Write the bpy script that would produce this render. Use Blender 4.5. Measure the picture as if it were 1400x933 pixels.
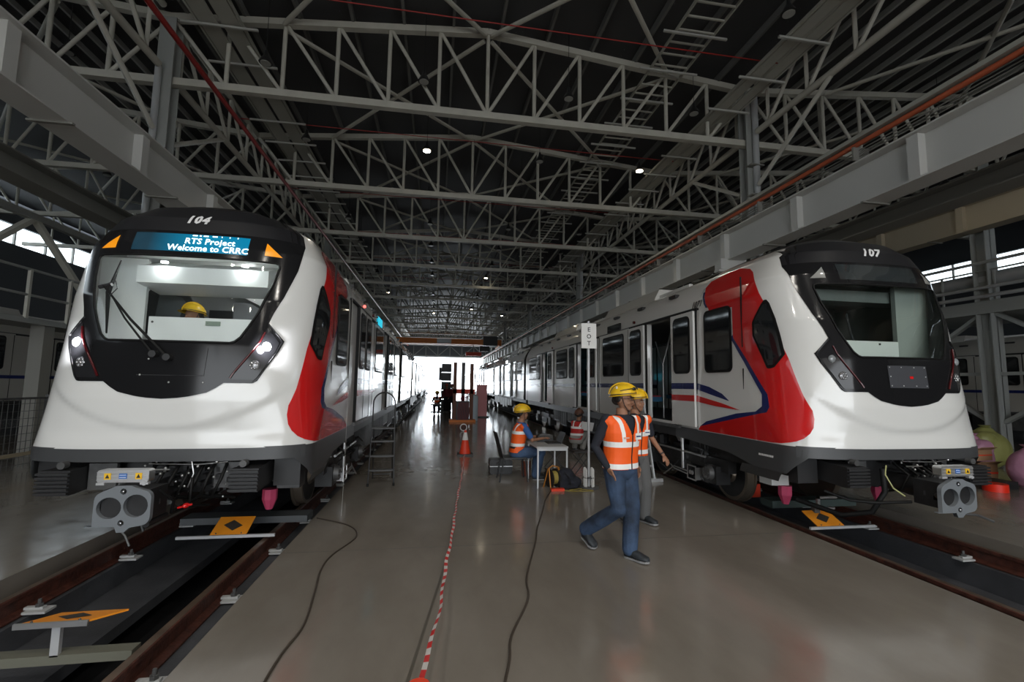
import bpy, bmesh, math, random
from mathutils import Vector, Matrix
random.seed(7)
PI = math.pi
for o in list(bpy.data.objects): bpy.data.objects.remove(o)
S = bpy.context.scene
COL = S.collection

# ---------------------------------------------------------------- camera
CAMH = 1.72
yaw, pit, rol = math.radians(9.2), math.radians(5.53), math.radians(.845)
F = Vector((math.sin(yaw)*math.cos(pit), math.cos(yaw)*math.cos(pit), math.sin(pit)))
Rv = Vector((math.cos(yaw), -math.sin(yaw), 0)); Uv = Rv.cross(F)
R2 = Rv*math.cos(rol)+Uv*math.sin(rol); U2 = Uv*math.cos(rol)-Rv*math.sin(rol)
cd = bpy.data.cameras.new('camera'); cam = bpy.data.objects.new('camera', cd); COL.objects.link(cam)
cam.matrix_world = Matrix(((R2.x, U2.x, -F.x, 0), (R2.y, U2.y, -F.y, 0), (R2.z, U2.z, -F.z, CAMH), (0, 0, 0, 1)))
cd.sensor_width = 36; cd.lens = 36*625/1400; cd.clip_end = 600; cd.clip_start = .05
S.camera = cam

# ---------------------------------------------------------------- world, lights, exposure
W = bpy.data.worlds.new('sky'); S.world = W; W.use_nodes = True
bgn = W.node_tree.nodes['Background']; bgn.inputs[0].default_value = (.86, .93, 1, 1); bgn.inputs[1].default_value = 4.0
S.view_settings.view_transform = 'Standard'; S.view_settings.look = 'None'
S.view_settings.exposure = 0.0; S.view_settings.gamma = 1; S.view_settings.use_curve_mapping = False

def area(name, loc, rot, sx, sy, e, c=(1, 1, 1)):
    l = bpy.data.lights.new(name, 'AREA'); l.shape = 'RECTANGLE'; l.size = sx; l.size_y = sy; l.energy = e; l.color = c
    o = bpy.data.objects.new(name, l); COL.objects.link(o); o.location = loc; o.rotation_euler = rot; return o
# broad lamp added as daylight from an unseen doorway behind the camera
area('added_rear_daylight', (1.0, -14.0, 4.2), (math.radians(88), 0, 0), 22, 7.5, 620, (1, .965, .91))
# daylight through the open doorway at the far end
area('far_doorway_daylight', (1.1, 87.0, 3.6), (math.radians(-90), 0, 0), 15, 6.6, 2600, (.86, .94, 1))

# ---------------------------------------------------------------- materials
MATS = {}
def mat(name, col, rough=.5, metal=0, spec=.5, emit=None, estr=0, noise=0, nscale=6, bump=0, bscale=40, coat=0, rvar=0):
    if name in MATS: return MATS[name]
    m = bpy.data.materials.new(name); m.use_nodes = True; nt = m.node_tree; b = nt.nodes['Principled BSDF']
    b.inputs['Base Color'].default_value = (*col, 1); b.inputs['Roughness'].default_value = rough
    b.inputs['Metallic'].default_value = metal; b.inputs['Specular IOR Level'].default_value = spec
    if coat: b.inputs['Coat Weight'].default_value = coat; b.inputs['Coat Roughness'].default_value = .04
    if emit: b.inputs['Emission Color'].default_value = (*emit, 1); b.inputs['Emission Strength'].default_value = estr
    if noise or rvar:
        tc = nt.nodes.new('ShaderNodeTexCoord'); n = nt.nodes.new('ShaderNodeTexNoise'); n.inputs['Scale'].default_value = nscale
        n.inputs['Detail'].default_value = 5
        nt.links.new(tc.outputs['Object'], n.inputs['Vector'])
        if noise:
            r = nt.nodes.new('ShaderNodeMapRange'); r.inputs['From Min'].default_value = .3; r.inputs['From Max'].default_value = .7
            r.inputs['To Min'].default_value = 1-noise; r.inputs['To Max'].default_value = 1+noise
            mx = nt.nodes.new('ShaderNodeVectorMath'); mx.operation = 'SCALE'; mx.inputs[0].default_value = col
            nt.links.new(n.outputs['Fac'], r.inputs['Value']); nt.links.new(r.outputs[0], mx.inputs['Scale'])
            nt.links.new(mx.outputs[0], b.inputs['Base Color'])
        if rvar:
            r2 = nt.nodes.new('ShaderNodeMapRange'); r2.inputs['From Min'].default_value = .3; r2.inputs['From Max'].default_value = .7
            r2.inputs['To Min'].default_value = max(rough-rvar, .02); r2.inputs['To Max'].default_value = rough+rvar
            nt.links.new(n.outputs['Fac'], r2.inputs['Value']); nt.links.new(r2.outputs[0], b.inputs['Roughness'])
    if bump:
        tc2 = nt.nodes.new('ShaderNodeTexCoord'); n2 = nt.nodes.new('ShaderNodeTexNoise'); n2.inputs['Scale'].default_value = bscale
        n2.inputs['Detail'].default_value = 4
        bp = nt.nodes.new('ShaderNodeBump'); bp.inputs['Strength'].default_value = bump; bp.inputs['Distance'].default_value = .02
        nt.links.new(tc2.outputs['Object'], n2.inputs['Vector']); nt.links.new(n2.outputs['Fac'], bp.inputs['Height'])
        nt.links.new(bp.outputs[0], b.inputs['Normal'])
    MATS[name] = m; return m
def glass_mat(name, tint, gloss, rough=.02):
    m = bpy.data.materials.new(name); m.use_nodes = True; nt = m.node_tree
    for n in list(nt.nodes):
        if n.type != 'OUTPUT_MATERIAL': nt.nodes.remove(n)
    out = nt.nodes['Material Output']; t = nt.nodes.new('ShaderNodeBsdfTransparent'); t.inputs[0].default_value = (*tint, 1)
    g = nt.nodes.new('ShaderNodeBsdfGlossy'); g.inputs['Roughness'].default_value = rough
    fr = nt.nodes.new('ShaderNodeFresnel'); fr.inputs[0].default_value = gloss; mx = nt.nodes.new('ShaderNodeMixShader')
    nt.links.new(fr.outputs[0], mx.inputs[0]); nt.links.new(t.outputs[0], mx.inputs[1]); nt.links.new(g.outputs[0], mx.inputs[2])
    nt.links.new(mx.outputs[0], out.inputs[0]); MATS[name] = m; return m
white = mat('train_white', (.74, .74, .72), .22, coat=.6)
cream = mat('train_cream', (.66, .65, .61), .2, coat=.5)
red = mat('train_red', (.62, .012, .012), .2, coat=.7)
blue = mat('train_blue', (.012, .02, .12), .25, coat=.5)
blackp = mat('train_black', (.012, .012, .013), .13, spec=.3)
blackm = mat('black_matt', (.02, .02, .021), .45)
crownm = mat('crown_black', (.016, .016, .018), .38, spec=.4)
skirtm = mat('skirt_grey', (.06, .062, .065), .38)
rubber = mat('black_rubber', (.006, .006, .006), .6, spec=.25)
under = mat('underframe_black', (.016, .016, .017), .45, noise=.4, nscale=9)
undergrey = mat('underframe_grey', (.10, .10, .10), .45, metal=.3, noise=.3)
steelw = mat('wheel_steel', (.30, .25, .20), .35, metal=.8)
couplerm = mat('coupler_grey', (.17, .185, .20), .45, spec=.4)
silver = mat('aluminium', (.6, .6, .6), .32, metal=.85)
alupaint = mat('silver_paint', (.5, .51, .52), .35, metal=.3)
winglass = mat('window_dark_glass', (.012, .014, .016), .05, spec=.8)
wsglass = glass_mat('windscreen_glass', (.9, .93, .92), 1.35)
wsglass_d = glass_mat('windscreen_glass_tinted', (.82, .86, .84), 1.4)
cabwhite = mat('cab_white', (.72, .74, .73), .5)
cabgrey = mat('cab_grey', (.34, .37, .36), .6)
cabdark = mat('cab_dark', (.03, .032, .033), .5)
truss = mat('truss_cream_steel', (.47, .455, .40), .55, noise=.08, nscale=3)
trussd = mat('bracing_steel', (.22, .215, .195), .6)
beamm = mat('crane_beam_grey', (.58, .575, .55), .5)
colm = mat('column_grey', (.31, .32, .305), .5)
roofm = mat('roof_sheet', (.05, .05, .053), .6)
purl = mat('purlin_steel', (.15, .15, .145), .6)
redpipe = mat('sprinkler_red', (.30, .015, .012), .4)
orangepipe = mat('busbar_orange', (.50, .11, .045), .45)
orangem = mat('crane_orange', (.72, .20, .02), .5)
plate_o = mat('plate_orange', (.85, .30, .02), .45)
trayg = mat('cable_tray', (.38, .375, .33), .5)
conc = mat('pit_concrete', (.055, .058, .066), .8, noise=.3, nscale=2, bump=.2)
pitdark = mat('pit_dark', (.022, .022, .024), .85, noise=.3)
rust = mat('rail_rust', (.07, .022, .014), .55, noise=.5, nscale=14, bump=.3)
railtop = mat('rail_top', (.15, .105, .075), .38, metal=.5, noise=.3)
wallm = mat('wall_sheet', (.045, .05, .058), .7)
bgtrain = mat('background_train_white', (.42, .40, .36), .4)
hivis = mat('hivis_orange', (.93, .13, .01), .6, emit=None)
reflect = mat('reflective_tape', (.85, .86, .84), .35)
skin = mat('skin', (.30, .15, .09), .5, spec=.35)
helmety = mat('helmet_yellow', (.80, .50, .02), .3)
denim = mat('denim', (.024, .044, .085), .85, noise=.8, nscale=4, bump=.9, bscale=12)
greytr = mat('grey_trousers', (.10, .10, .10), .85, bump=.3)
jeans2 = mat('blue_trousers', (.05, .09, .17), .85, noise=.3)
navy = mat('navy_cloth', (.012, .014, .022), .85, bump=.3)
blueshirt = mat('blue_shirt', (.03, .10, .30), .8)
hairm = mat('hair', (.012, .01, .009), .6)
shoem = mat('shoe_dark', (.025, .03, .035), .6, noise=.4, nscale=30)
solem = mat('shoe_sole', (.25, .25, .25), .6)
paperw = mat('white_board', (.72, .72, .70), .5)
blackpl = mat('black_plastic', (.015, .015, .016), .45)
conered = mat('cone_red', (.75, .05, .015), .5)
pinkbag = mat('pink_plastic', (.45, .22, .32), .4, bump=.8, bscale=6)
card = mat('cardboard', (.30, .17, .09), .8)
pinkm = mat('pink_ribbon', (.55, .06, .14), .6)
lampon = mat('lamp_lens_lit', (1, 1, 1), .5, emit=(1, .86, .62), estr=30)
lampoff = mat('lamp_lens_unlit', (.35, .35, .33), .3)
ledw = mat('headlamp_lit', (1, 1, 1), .3, emit=(.93, .93, 1), estr=26)
cablamp = mat('cab_lamp_lit', (1, 1, 1), .3, emit=(.97, 1, 1), estr=20)
chrome = mat('reflector_chrome', (.7, .7, .7), .15, metal=1)
amber = mat('amber_lens', (.9, .32, .01), .25, emit=(1, .35, .01), estr=.35)
lensred = mat('red_lens', (.07, .006, .008), .2)
cyan = mat('cyan_sign', (.02, .35, .45), .3, emit=(.02, .55, .75), estr=1.0)
textw = mat('letter_white', (.8, .8, .8), .5)
texte = mat('letter_lit', (1, 1, 1), .5, emit=(.72, 1, 1), estr=1.5)
textk = mat('letter_black', (.015, .015, .018), .5)
winlight = glass_mat('clerestory_pane', (.85, .9, .9), 1.3, .2)

# screen of the destination display: blue glow, view-angle darkening at one end put into the colour
def make_screen():
    m = bpy.data.materials.new('display_screen'); m.use_nodes = True; nt = m.node_tree; b = nt.nodes['Principled BSDF']
    b.inputs['Base Color'].default_value = (.005, .01, .015, 1); b.inputs['Roughness'].default_value = .15
    tc = nt.nodes.new('ShaderNodeTexCoord'); sx = nt.nodes.new('ShaderNodeSeparateXYZ'); mr = nt.nodes.new('ShaderNodeMapRange')
    mr.inputs['From Min'].default_value = -.42; mr.inputs['From Max'].default_value = .05; mr.inputs['To Min'].default_value = .04; mr.inputs['To Max'].default_value = 1
    cr = nt.nodes.new('ShaderNodeMix'); cr.data_type = 'RGBA'; cr.inputs[6].default_value = (.01, .03, .045, 1); cr.inputs[7].default_value = (.0, .22, .40, 1)
    nt.links.new(tc.outputs['Object'], sx.inputs[0]); nt.links.new(sx.outputs[0], mr.inputs['Value']); nt.links.new(mr.outputs[0], cr.inputs[0])
    nt.links.new(cr.outputs[2], b.inputs['Emission Color']); b.inputs['Emission Strength'].default_value = 1.0
    return m
screen = make_screen()

def make_floor_mat():
    m = bpy.data.materials.new('epoxy_floor'); m.use_nodes = True; nt = m.node_tree; b = nt.nodes['Principled BSDF']
    tc = nt.nodes.new('ShaderNodeTexCoord'); mp = nt.nodes.new('ShaderNodeMapping'); mp.inputs['Scale'].default_value = (1, .45, 1)
    n = nt.nodes.new('ShaderNodeTexNoise'); n.inputs['Scale'].default_value = .9; n.inputs['Detail'].default_value = 8; n.inputs['Roughness'].default_value = .62
    n2 = nt.nodes.new('ShaderNodeTexNoise'); n2.inputs['Scale'].default_value = 5; n2.inputs['Detail'].default_value = 6
    cr = nt.nodes.new('ShaderNodeValToRGB'); e = cr.color_ramp.elements
    e[0].position = .35; e[0].color = (.18, .16, .135, 1); e[1].position = .68; e[1].color = (.245, .222, .192, 1)
    r = nt.nodes.new('ShaderNodeMapRange'); r.inputs['From Min'].default_value = .3; r.inputs['From Max'].default_value = .7
    r.inputs['To Min'].default_value = .09; r.inputs['To Max'].default_value = .2
    nt.links.new(tc.outputs['Object'], mp.inputs[0]); nt.links.new(mp.outputs[0], n.inputs['Vector']); nt.links.new(tc.outputs['Object'], n2.inputs['Vector'])
    nt.links.new(n.outputs['Fac'], cr.inputs[0]); nt.links.new(cr.outputs[0], b.inputs['Base Color'])
    nt.links.new(n2.outputs['Fac'], r.inputs['Value']); nt.links.new(r.outputs[0], b.inputs['Roughness'])
    bp = nt.nodes.new('ShaderNodeBump'); bp.inputs['Strength'].default_value = .045; bp.inputs['Distance'].default_value = .02
    nt.links.new(n2.outputs['Fac'], bp.inputs['Height']); nt.links.new(bp.outputs[0], b.inputs['Normal'])
    b.inputs['Specular IOR Level'].default_value = .5
    return m
floorm = make_floor_mat()

# ---------------------------------------------------------------- mesh builder
class MB:
    def __init__(s): s.v = []; s.f = []; s.m = []; s.cur = 0
    def quad(s, a, b, c, d):
        n = len(s.v); s.v += [tuple(a), tuple(b), tuple(c), tuple(d)]; s.f.append((n, n+1, n+2, n+3)); s.m.append(s.cur)
    def box(s, x0, y0, z0, x1, y1, z1):
        n = len(s.v)
        s.v += [(x0, y0, z0), (x1, y0, z0), (x1, y1, z0), (x0, y1, z0), (x0, y0, z1), (x1, y0, z1), (x1, y1, z1), (x0, y1, z1)]
        for q in ((0, 3, 2, 1), (4, 5, 6, 7), (0, 1, 5, 4), (1, 2, 6, 5), (2, 3, 7, 6), (3, 0, 4, 7)):
            s.f.append(tuple(n+i for i in q)); s.m.append(s.cur)
        return s
    def tube(s, pts, r, n=8, cap=True, sx=1, sy=1, up=None):
        pts = [Vector(p) for p in pts]; rr = r if isinstance(r, (list, tuple)) else [r]*len(pts)
        rings = []; prev = None
        for i, p in enumerate(pts):
            t = (pts[min(i+1, len(pts)-1)]-pts[max(i-1, 0)])
            if t.length < 1e-9: t = Vector((0, 0, 1))
            t.normalize()
            if prev is None:
                a = Vector(up) if up else (Vector((0, 0, 1)) if abs(t.z) < .9 else Vector((1, 0, 0)))
                u = t.cross(a).normalized()
            else:
                u = (prev - t*prev.dot(t)).normalized()
            prev = u; w = t.cross(u); base = len(s.v)
            for k in range(n):
                an = 2*PI*(k+.5)/n
                s.v.append(tuple(p+u*math.cos(an)*rr[i]*sx+w*math.sin(an)*rr[i]*sy))
            rings.append(base)
        for a, b in zip(rings, rings[1:]):
            for k in range(n):
                s.f.append((a+k, a+(k+1) % n, b+(k+1) % n, b+k)); s.m.append(s.cur)
        if cap:
            s.f.append(tuple(rings[0]+k for k in reversed(range(n)))); s.m.append(s.cur)
            s.f.append(tuple(rings[-1]+k for k in range(n))); s.m.append(s.cur)
        return s
    def bar(s, a, b, w, h=None):
        h = h or w; return s.tube([a, b], math.sqrt(.5), 4, True, w, h)
    def ball(s, c, rx, ry=None, rz=None, nu=14, nv=10, z0=-1, z1=1):
        ry = ry or rx; rz = rz or rx; base = len(s.v)
        t0 = math.asin(z0); t1 = math.asin(z1)
        for j in range(nv+1):
            t = t0+(t1-t0)*j/nv
            for i in range(nu):
                a = 2*PI*i/nu; s.v.append((c[0]+rx*math.cos(t)*math.cos(a), c[1]+ry*math.cos(t)*math.sin(a), c[2]+rz*math.sin(t)))
        for j in range(nv):
            for i in range(nu):
                s.f.append((base+j*nu+i, base+j*nu+(i+1) % nu, base+(j+1)*nu+(i+1) % nu, base+(j+1)*nu+i)); s.m.append(s.cur)
        s.f.append(tuple(base+i for i in reversed(range(nu)))); s.m.append(s.cur)
        s.f.append(tuple(base+nv*nu+i for i in range(nu))); s.m.append(s.cur)
        return s
    def prism(s, poly, axis, a, b):
        """poly: list of 2D pts; axis: 'x','y','z' the extrusion axis"""
        def P(p, t): return {'x': (t, p[0], p[1]), 'y': (p[0], t, p[1]), 'z': (p[0], p[1], t)}[axis]
        n = len(poly); base = len(s.v)
        s.v += [P(p, a) for p in poly]+[P(p, b) for p in poly]
        for k in range(n): s.f.append((base+k, base+(k+1) % n, base+n+(k+1) % n, base+n+k)); s.m.append(s.cur)
        s.f.append(tuple(base+k for k in reversed(range(n)))); s.m.append(s.cur)
        s.f.append(tuple(base+n+k for k in range(n))); s.m.append(s.cur)
        return s
    def grid(s, rows):
        base = len(s.v); n = len(rows[0])
        for r in rows: s.v += [tuple(p) for p in r]
        for j in range(len(rows)-1):
            for i in range(n-1):
                s.f.append((base+j*n+i, base+j*n+i+1, base+(j+1)*n+i+1, base+(j+1)*n+i)); s.m.append(s.cur)
        return s
    def data(s, name, mats, smooth=None, merge=True):
        me = bpy.data.meshes.new(name); me.from_pydata(s.v, [], s.f)
        if not isinstance(mats, (list, tuple)): mats = [mats]
        for m in mats: me.materials.append(m)
        me.polygons.foreach_set('material_index', s.m)
        bm = bmesh.new(); bm.from_mesh(me)
        if merge: bmesh.ops.remove_doubles(bm, verts=bm.verts, dist=1e-5)
        bmesh.ops.recalc_face_normals(bm, faces=bm.faces); bm.to_mesh(me); bm.free()
        if smooth is not None:
            me.polygons.foreach_set('use_smooth', [True]*len(me.polygons))
            try: me.set_sharp_from_angle(angle=math.radians(smooth))
            except Exception: pass
        return me
    def build(s, name, mats, parent=None, smooth=None, **kw):
        o = bpy.data.objects.new(name, s.data(name, mats, smooth, **kw)); COL.objects.link(o)
        if parent: o.parent = parent
        return o
def tag(o, label=None, cat=None, group=None, kind=None):
    if label: o['label'] = label
    if cat: o['category'] = cat
    if group: o['group'] = group
    if kind: o['kind'] = kind
    return o
def thing(name, label, cat, loc=(0, 0, 0), rz=0, group=None):
    o = bpy.data.objects.new(name, None); COL.objects.link(o); o.location = loc; o.rotation_euler = (0, 0, rz)
    o.empty_display_size = .1
    return tag(o, label, cat, group)
def struct(o): o['kind'] = 'structure'; return o
def part(name, data, parent, loc=(0, 0, 0), rot=(0, 0, 0), scale=None):
    o = bpy.data.objects.new(name, data); COL.objects.link(o); o.parent = parent; o.location = loc; o.rotation_euler = rot
    if scale: o.scale = scale
    return o
def copy_tree(o, parent=None):
    c = o.copy(); COL.objects.link(c); c.parent = parent
    for ch in list(o.children): copy_tree(ch, c)
    return c
def lerp(t, xs, ys):
    if t <= xs[0]: return ys[0]
    for i in range(len(xs)-1):
        if t <= xs[i+1]: return ys[i]+(ys[i+1]-ys[i])*(t-xs[i])/max(xs[i+1]-xs[i], 1e-9)
    return ys[-1]
def text_obj(name, txt, size, m, parent, fn, shear=0, depth=.0, align='CENTER', bold=0, spacing=1):
    c = bpy.data.curves.new(name, 'FONT'); c.body = txt; c.size = size; c.align_x = align; c.shear = shear; c.resolution_u = 2; c.offset = bold
    c.extrude = depth; c.space_line = .8; c.space_character = spacing
    t = bpy.data.objects.new(name, c); COL.objects.link(t); dg = bpy.context.evaluated_depsgraph_get()
    me = bpy.data.meshes.new_from_object(t.evaluated_get(dg)); bpy.data.objects.remove(t)
    bm = bmesh.new(); bm.from_mesh(me)
    for q in range(3):
        L = [e for e in bm.edges if e.calc_length() > size*.18]
        if L: bmesh.ops.subdivide_edges(bm, edges=L, cuts=1); bmesh.ops.triangulate(bm, faces=bm.faces)
    bm.to_mesh(me); bm.free()
    for v in me.vertices: v.co = fn(v.co.x, v.co.y, v.co.z)
    me.materials.clear(); me.materials.append(m); me.name = name
    o = bpy.data.objects.new(name, me); COL.objects.link(o); o.parent = parent
    return o

# ================================================================= SETTING
LC, RC = -2.70, 5.55          # train centre lines
LT, RT = -2.63, 5.50          # track centre lines
FY0, FY1 = -15, 89
HX0, HX1 = -22.6, 32.6
fl = MB()
XS = [(HX0, -3.62), (-1.50, 4.43), (6.52, HX1)]
for a, b in XS: fl.box(a, FY0, -1.1, b, FY1, 0)
floor = struct(fl.build('floor', floorm))
for cx, nm in ((LT, 'l'), (RT, 'r')):
    g = MB(); x0, x1 = (-3.62, -1.50) if nm == 'l' else (4.43, 6.52)
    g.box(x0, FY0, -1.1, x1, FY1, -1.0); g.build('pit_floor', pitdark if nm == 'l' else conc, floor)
    for sgn in (-1, 1):
        rx = cx+sgn*.7525; xo = x0 if sgn < 0 else x1
        g = MB(); g.box(min(rx-.11, xo), FY0, -1.0, max(rx+.11, xo), FY1, -.24); g.build('rail_plinth', conc, floor)
    if nm == 'l':
        g = MB(); g.box(cx-.64, FY0, -.55, cx-.1, FY1, -.45); g.build('pit_shelf', conc, floor)
    else:
        g = MB(); g.box(cx-.5, FY0, -.62, cx+.64, FY1, -.5); g.build('pit_shelf', conc, floor)
SHX = (-.20, .17, .36); SHY = (2.3, 4.9, 7.4)
# the tape's shadow painted as a dark strip along the aisle, then cross joints
g = MB(); m_shadow = mat('tape_shadow_tone', (.085, .075, .06), .5)
for (xa, ya, xb, yb) in ((SHX[0], SHY[0], SHX[1], SHY[1]), (SHX[1], SHY[1], SHX[2], SHY[2])): g.quad((xa-.011, ya, .0012), (xa+.011, ya, .0012), (xb+.011, yb, .0012), (xb-.011, yb, .0012))
g.build('joint_or_tape_shadow', m_shadow, floor)
for y in (5.1, 10.6, 16.1, 21.6, 27.1):
    g = MB(); g.box(-1.5, y-.004, -.002, 4.43, y+.004, .001); g.build('joint_or_tape_shadow', mat('joint_seal', (.07, .065, .055), .5), floor)
# outside ground
g = MB(); g.box(-60, 89, -.2, 60, 200, -.02); g.box(-60, -80, -.2, 60, FY0, -.02)
struct(g.build('ground_outside', mat('yard_concrete', (.5, .5, .48), .8)))

# rails
def rail_mesh():
    m = MB(); prof = [(-.07, 0), (.07, 0), (.07, .012), (.012, .035), (.012, .125), (.036, .135), (.036, .165), (.028, .172), (-.028, .172), (-.036, .165), (-.036, .135), (-.012, .125), (-.012, .035), (-.07, .012)]
    m.prism(prof, 'y', FY0, FY1); me = m.data('running_rail', [rust, railtop])
    for p in me.polygons:
        if p.normal.z > .9 and p.center.z > .16: p.material_index = 1
    return me
rme = rail_mesh()
rlab = ['rusty rail nearest the aisle under the left train with lit headlamps', 'rusty rail at the outer edge of the left pit beneath the open coupler',
        'red-brown rail at the aisle edge under the right unlit train', 'red-brown rail on the outer side of the right pit']
clip = MB(); clip.box(-.085, -.06, 0, .085, .06, .018); clip.cur = 1; clip.tube([(.0, 0, .02), (.0, 0, .1)], .014, 8); clip.tube([(0, 0, .04), (0, 0, .065)], .028, 6); clip.cur = 0; clip.box(-.04, -.02, .02, .1, .02, .04)
clipme = clip.data('rail_clip', [mat('clip_pad', (.42, .43, .43), .6), undergrey])
for i, (x, out) in enumerate([(LT+.7525, 1), (LT-.7525, 1), (RT-.7525, -1), (RT+.7525, -1)]):
    r = thing('running_rail', rlab[i], 'rail', (x, 0, -.232)); part('rail_bar', rme, r)
    for k in range(26):
        part('rail_clip', clipme, r, (out*.15 if i != 3 else -.15, 2.27+1.17*k, .01), (0, 0, 0 if out < 0 else PI))

# columns
def column_mesh(h, w=.36, d=.36):
    m = MB(); m.box(-w/2, -d/2, 0, w/2, -d/2+.03, h); m.box(-w/2, d/2-.03, 0, w/2, d/2, h); m.box(-.015, -d/2, 0, .015, d/2, h); return m.data('steel_column', colm)
cm_tall = column_mesh(10.6); cm_low = column_mesh(4.4, .34, .34)
YT = [11.8+5.5*k for k in range(14)]
cb = MB(); cb.box(-.25, -.25, 0, .25, .25, .04)
cbm = cb.data('base_plate', colm)
ci = 0
for X, side, lab in ((-6.75, 1, 'left of train 104'), (9.0, -1, 'right of train 107')):
    for k in range(5):
        y = 11.8+16.5*k
        t = thing('steel_column', 'grey steel H column in the row %s, %s one from the camera' % (lab, ['nearest', 'second', 'third', 'fourth', 'fifth'][k]), 'column', (X, y, 0), 0, 'columns carrying the crane beams')
        part('shaft', cm_tall, t); part('base_plate', cbm, t)
        b = MB(); b.box(min(0, side*1.15)+(0 if side > 0 else 0), -.12, 5.05, max(0, side*1.15), .12, 5.12)
        b.prism([(side*.18, 4.5), (side*.18, 5.05), (side*1.1, 5.05)], 'y', -.012, .012)
        b.box(min(side*.3, side*1.1), -.15, 5.12, max(side*.3, side*1.1), .15, 5.42); b.build('bracket', beamm, t)
        if side > 0:
            d = MB(); d.tube([(-.05, -.30, 0), (-.05, -.30, 9.2)], .07, 10); d.build('downpipe', alupaint, t, smooth=40)
        else:
            d = MB(); d.tube([(.05, -.27, 3), (.05, -.27, 10.6)], .09, 12); d.build('downpipe', alupaint, t, smooth=40)
            for zz in (6.2, 7.3, 8.2): d = MB(); d.box(-.2, -.38, zz, .22, -.14, zz+.04); d.build('pipe_bracket', trussd, t)
# column row further right
for k in range(6):
    y = 6.3+5.5*k
    t = thing('mezzanine_column', 'dark steel post of the right-hand mezzanine, %s from the camera' % ['nearest', 'second', 'third', 'fourth', 'fifth', 'sixth'][k], 'column', (17.3, y, 0), 0, 'mezzanine posts on the right')
    part('shaft', cm_low if k != 1 else column_mesh(9.5, .42, .42), t)
    if k < 5:
        for zz, z1 in ((.8, 4.2), (4.2, .8)):
            b = MB(); b.bar((0, .2, zz), (0, 5.3, z1), .16, .1); b.build('cross_brace', colm, t)
        b = MB(); b.bar((0, .2, 2.3), (0, 5.3, 2.3), .1, .1); b.build('tie_bar', colm, t)
t = thing('mezzanine_deck', 'grey steel mezzanine deck edge with pipes high on the right', 'platform', (17.3, 0, 0))
b = MB(); b.box(-.2, -6, 4.4, 4.6, 34, 4.55); b.build('deck', colm, t)
b = MB(); b.box(-.25, -6, 4.2, -.15, 34, 4.6); b.build('edge_beam', colm, t)
for i, (dx, z, r) in enumerate([(-.3, 4.75, .06), (-.4, 5.0, .05), (.2, 5.35, .24), (-.2, 5.85, .05)]):
    b = MB(); b.tube([(dx, -6, z), (dx, 34, z)], r, 12); b.build('pipe', alupaint, t, smooth=50)
for zz in (5.1, 5.6): b = MB(); b.bar((-.1, -6, zz), (-.1, 34, zz), .05); b.build('hand_rail', colm, t)
for k in range(26): b = MB(); b.bar((-.1, -5+k*1.5, 4.5), (-.1, -5+k*1.5, 5.6), .05); b.build('rail_post', colm, t)

# crane runway beams
def runway(name, X, z0, z1, side, lab, y0=-10, y1=86, pipe=True, stiff=True, mt=None):
    t = thing(name, lab, 'beam', (X, 0, 0)); mt = mt or beamm
    m = MB(); m.box(-.012, y0, z0, .012, y1, z1); m.build('web', mt, t)
    m = MB(); m.box(-.25, y0, z0-.03, .25, y1, z0); m.build('bottom_flange', mt, t)
    m = MB(); m.box(-.25, y0, z1, .25, y1, z1+.03); m.build('top_flange', mt, t)
    m = MB(); m.box(-.04, y0, z1+.03, .04, y1, z1+.12); m.build('crane_rail', trussd, t)
    if stiff:
        me = MB().box(-.17, -.1, z0, .17, .1, z1).data('stiffener', mt)
        me2 = MB().box(-.3, -.03, z0-.06, .3, .03, z0-.03).data('flange_cleat', trussd)
        k = 0; y = 1.0
        while y < y1-2: part('stiffener', me, t, (0, y, 0)); part('flange_cleat', me2, t, (0, y+.9, 0)); y += 2.75; k += 1
    if pipe:
        m = MB(); m.tube([(side*.26, y0, z1+.34), (side*.26, y1, z1+.34)], .05, 8); m.cur = 1; m.build('conductor_bar', [orangepipe], t, smooth=50)
        m = MB()
        for j in range(3): m.tube([(side*.2, y0, z1+.12+.06*j), (side*.2, y1, z1+.12+.06*j)], .012, 6)
        m.build('conductor_wire', trussd, t)
        me = MB().box(-.03 if side > 0 else -.33, -.02, z1+.03, .33 if side > 0 else .03, .02, z1+.3).data('conductor_bracket', trussd)
        for j in range(30): part('conductor_bracket', me, t, (0, 2+j*2.75, 0))
        m = MB(); m.box(-.34 if side < 0 else .06, y0, z1+.42, -.06 if side < 0 else .34, y1, z1+.50); m.build('cable_tray', trayg, t)
    return t
runway('crane_runway_beam', 8.36, 5.42, 6.24, -1, 'deep grey steel crane beam with an orange conductor bar above train 107')
runway('crane_runway_beam', -5.72, 5.52, 6.28, 1, 'deep grey steel crane beam above train 104 on the left', pipe=False)
runway('crane_runway_beam', 9.95, 5.42, 5.75, -1, 'slim grey beam just behind the crane beam over train 107', pipe=False, stiff=False, mt=trussd)
runway('crane_runway_beam', -7.7, 5.35, 5.7, -1, 'slim dark beam behind the crane beam over train 104', pipe=False, stiff=False, mt=trussd)
runway('crane_runway_beam', 16.9, 6.9, 7.75, -1, 'cream and grey crane beam with orange pipe at the far right', mt=mat('beam_cream', (.46, .40, .30), .5))

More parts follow.
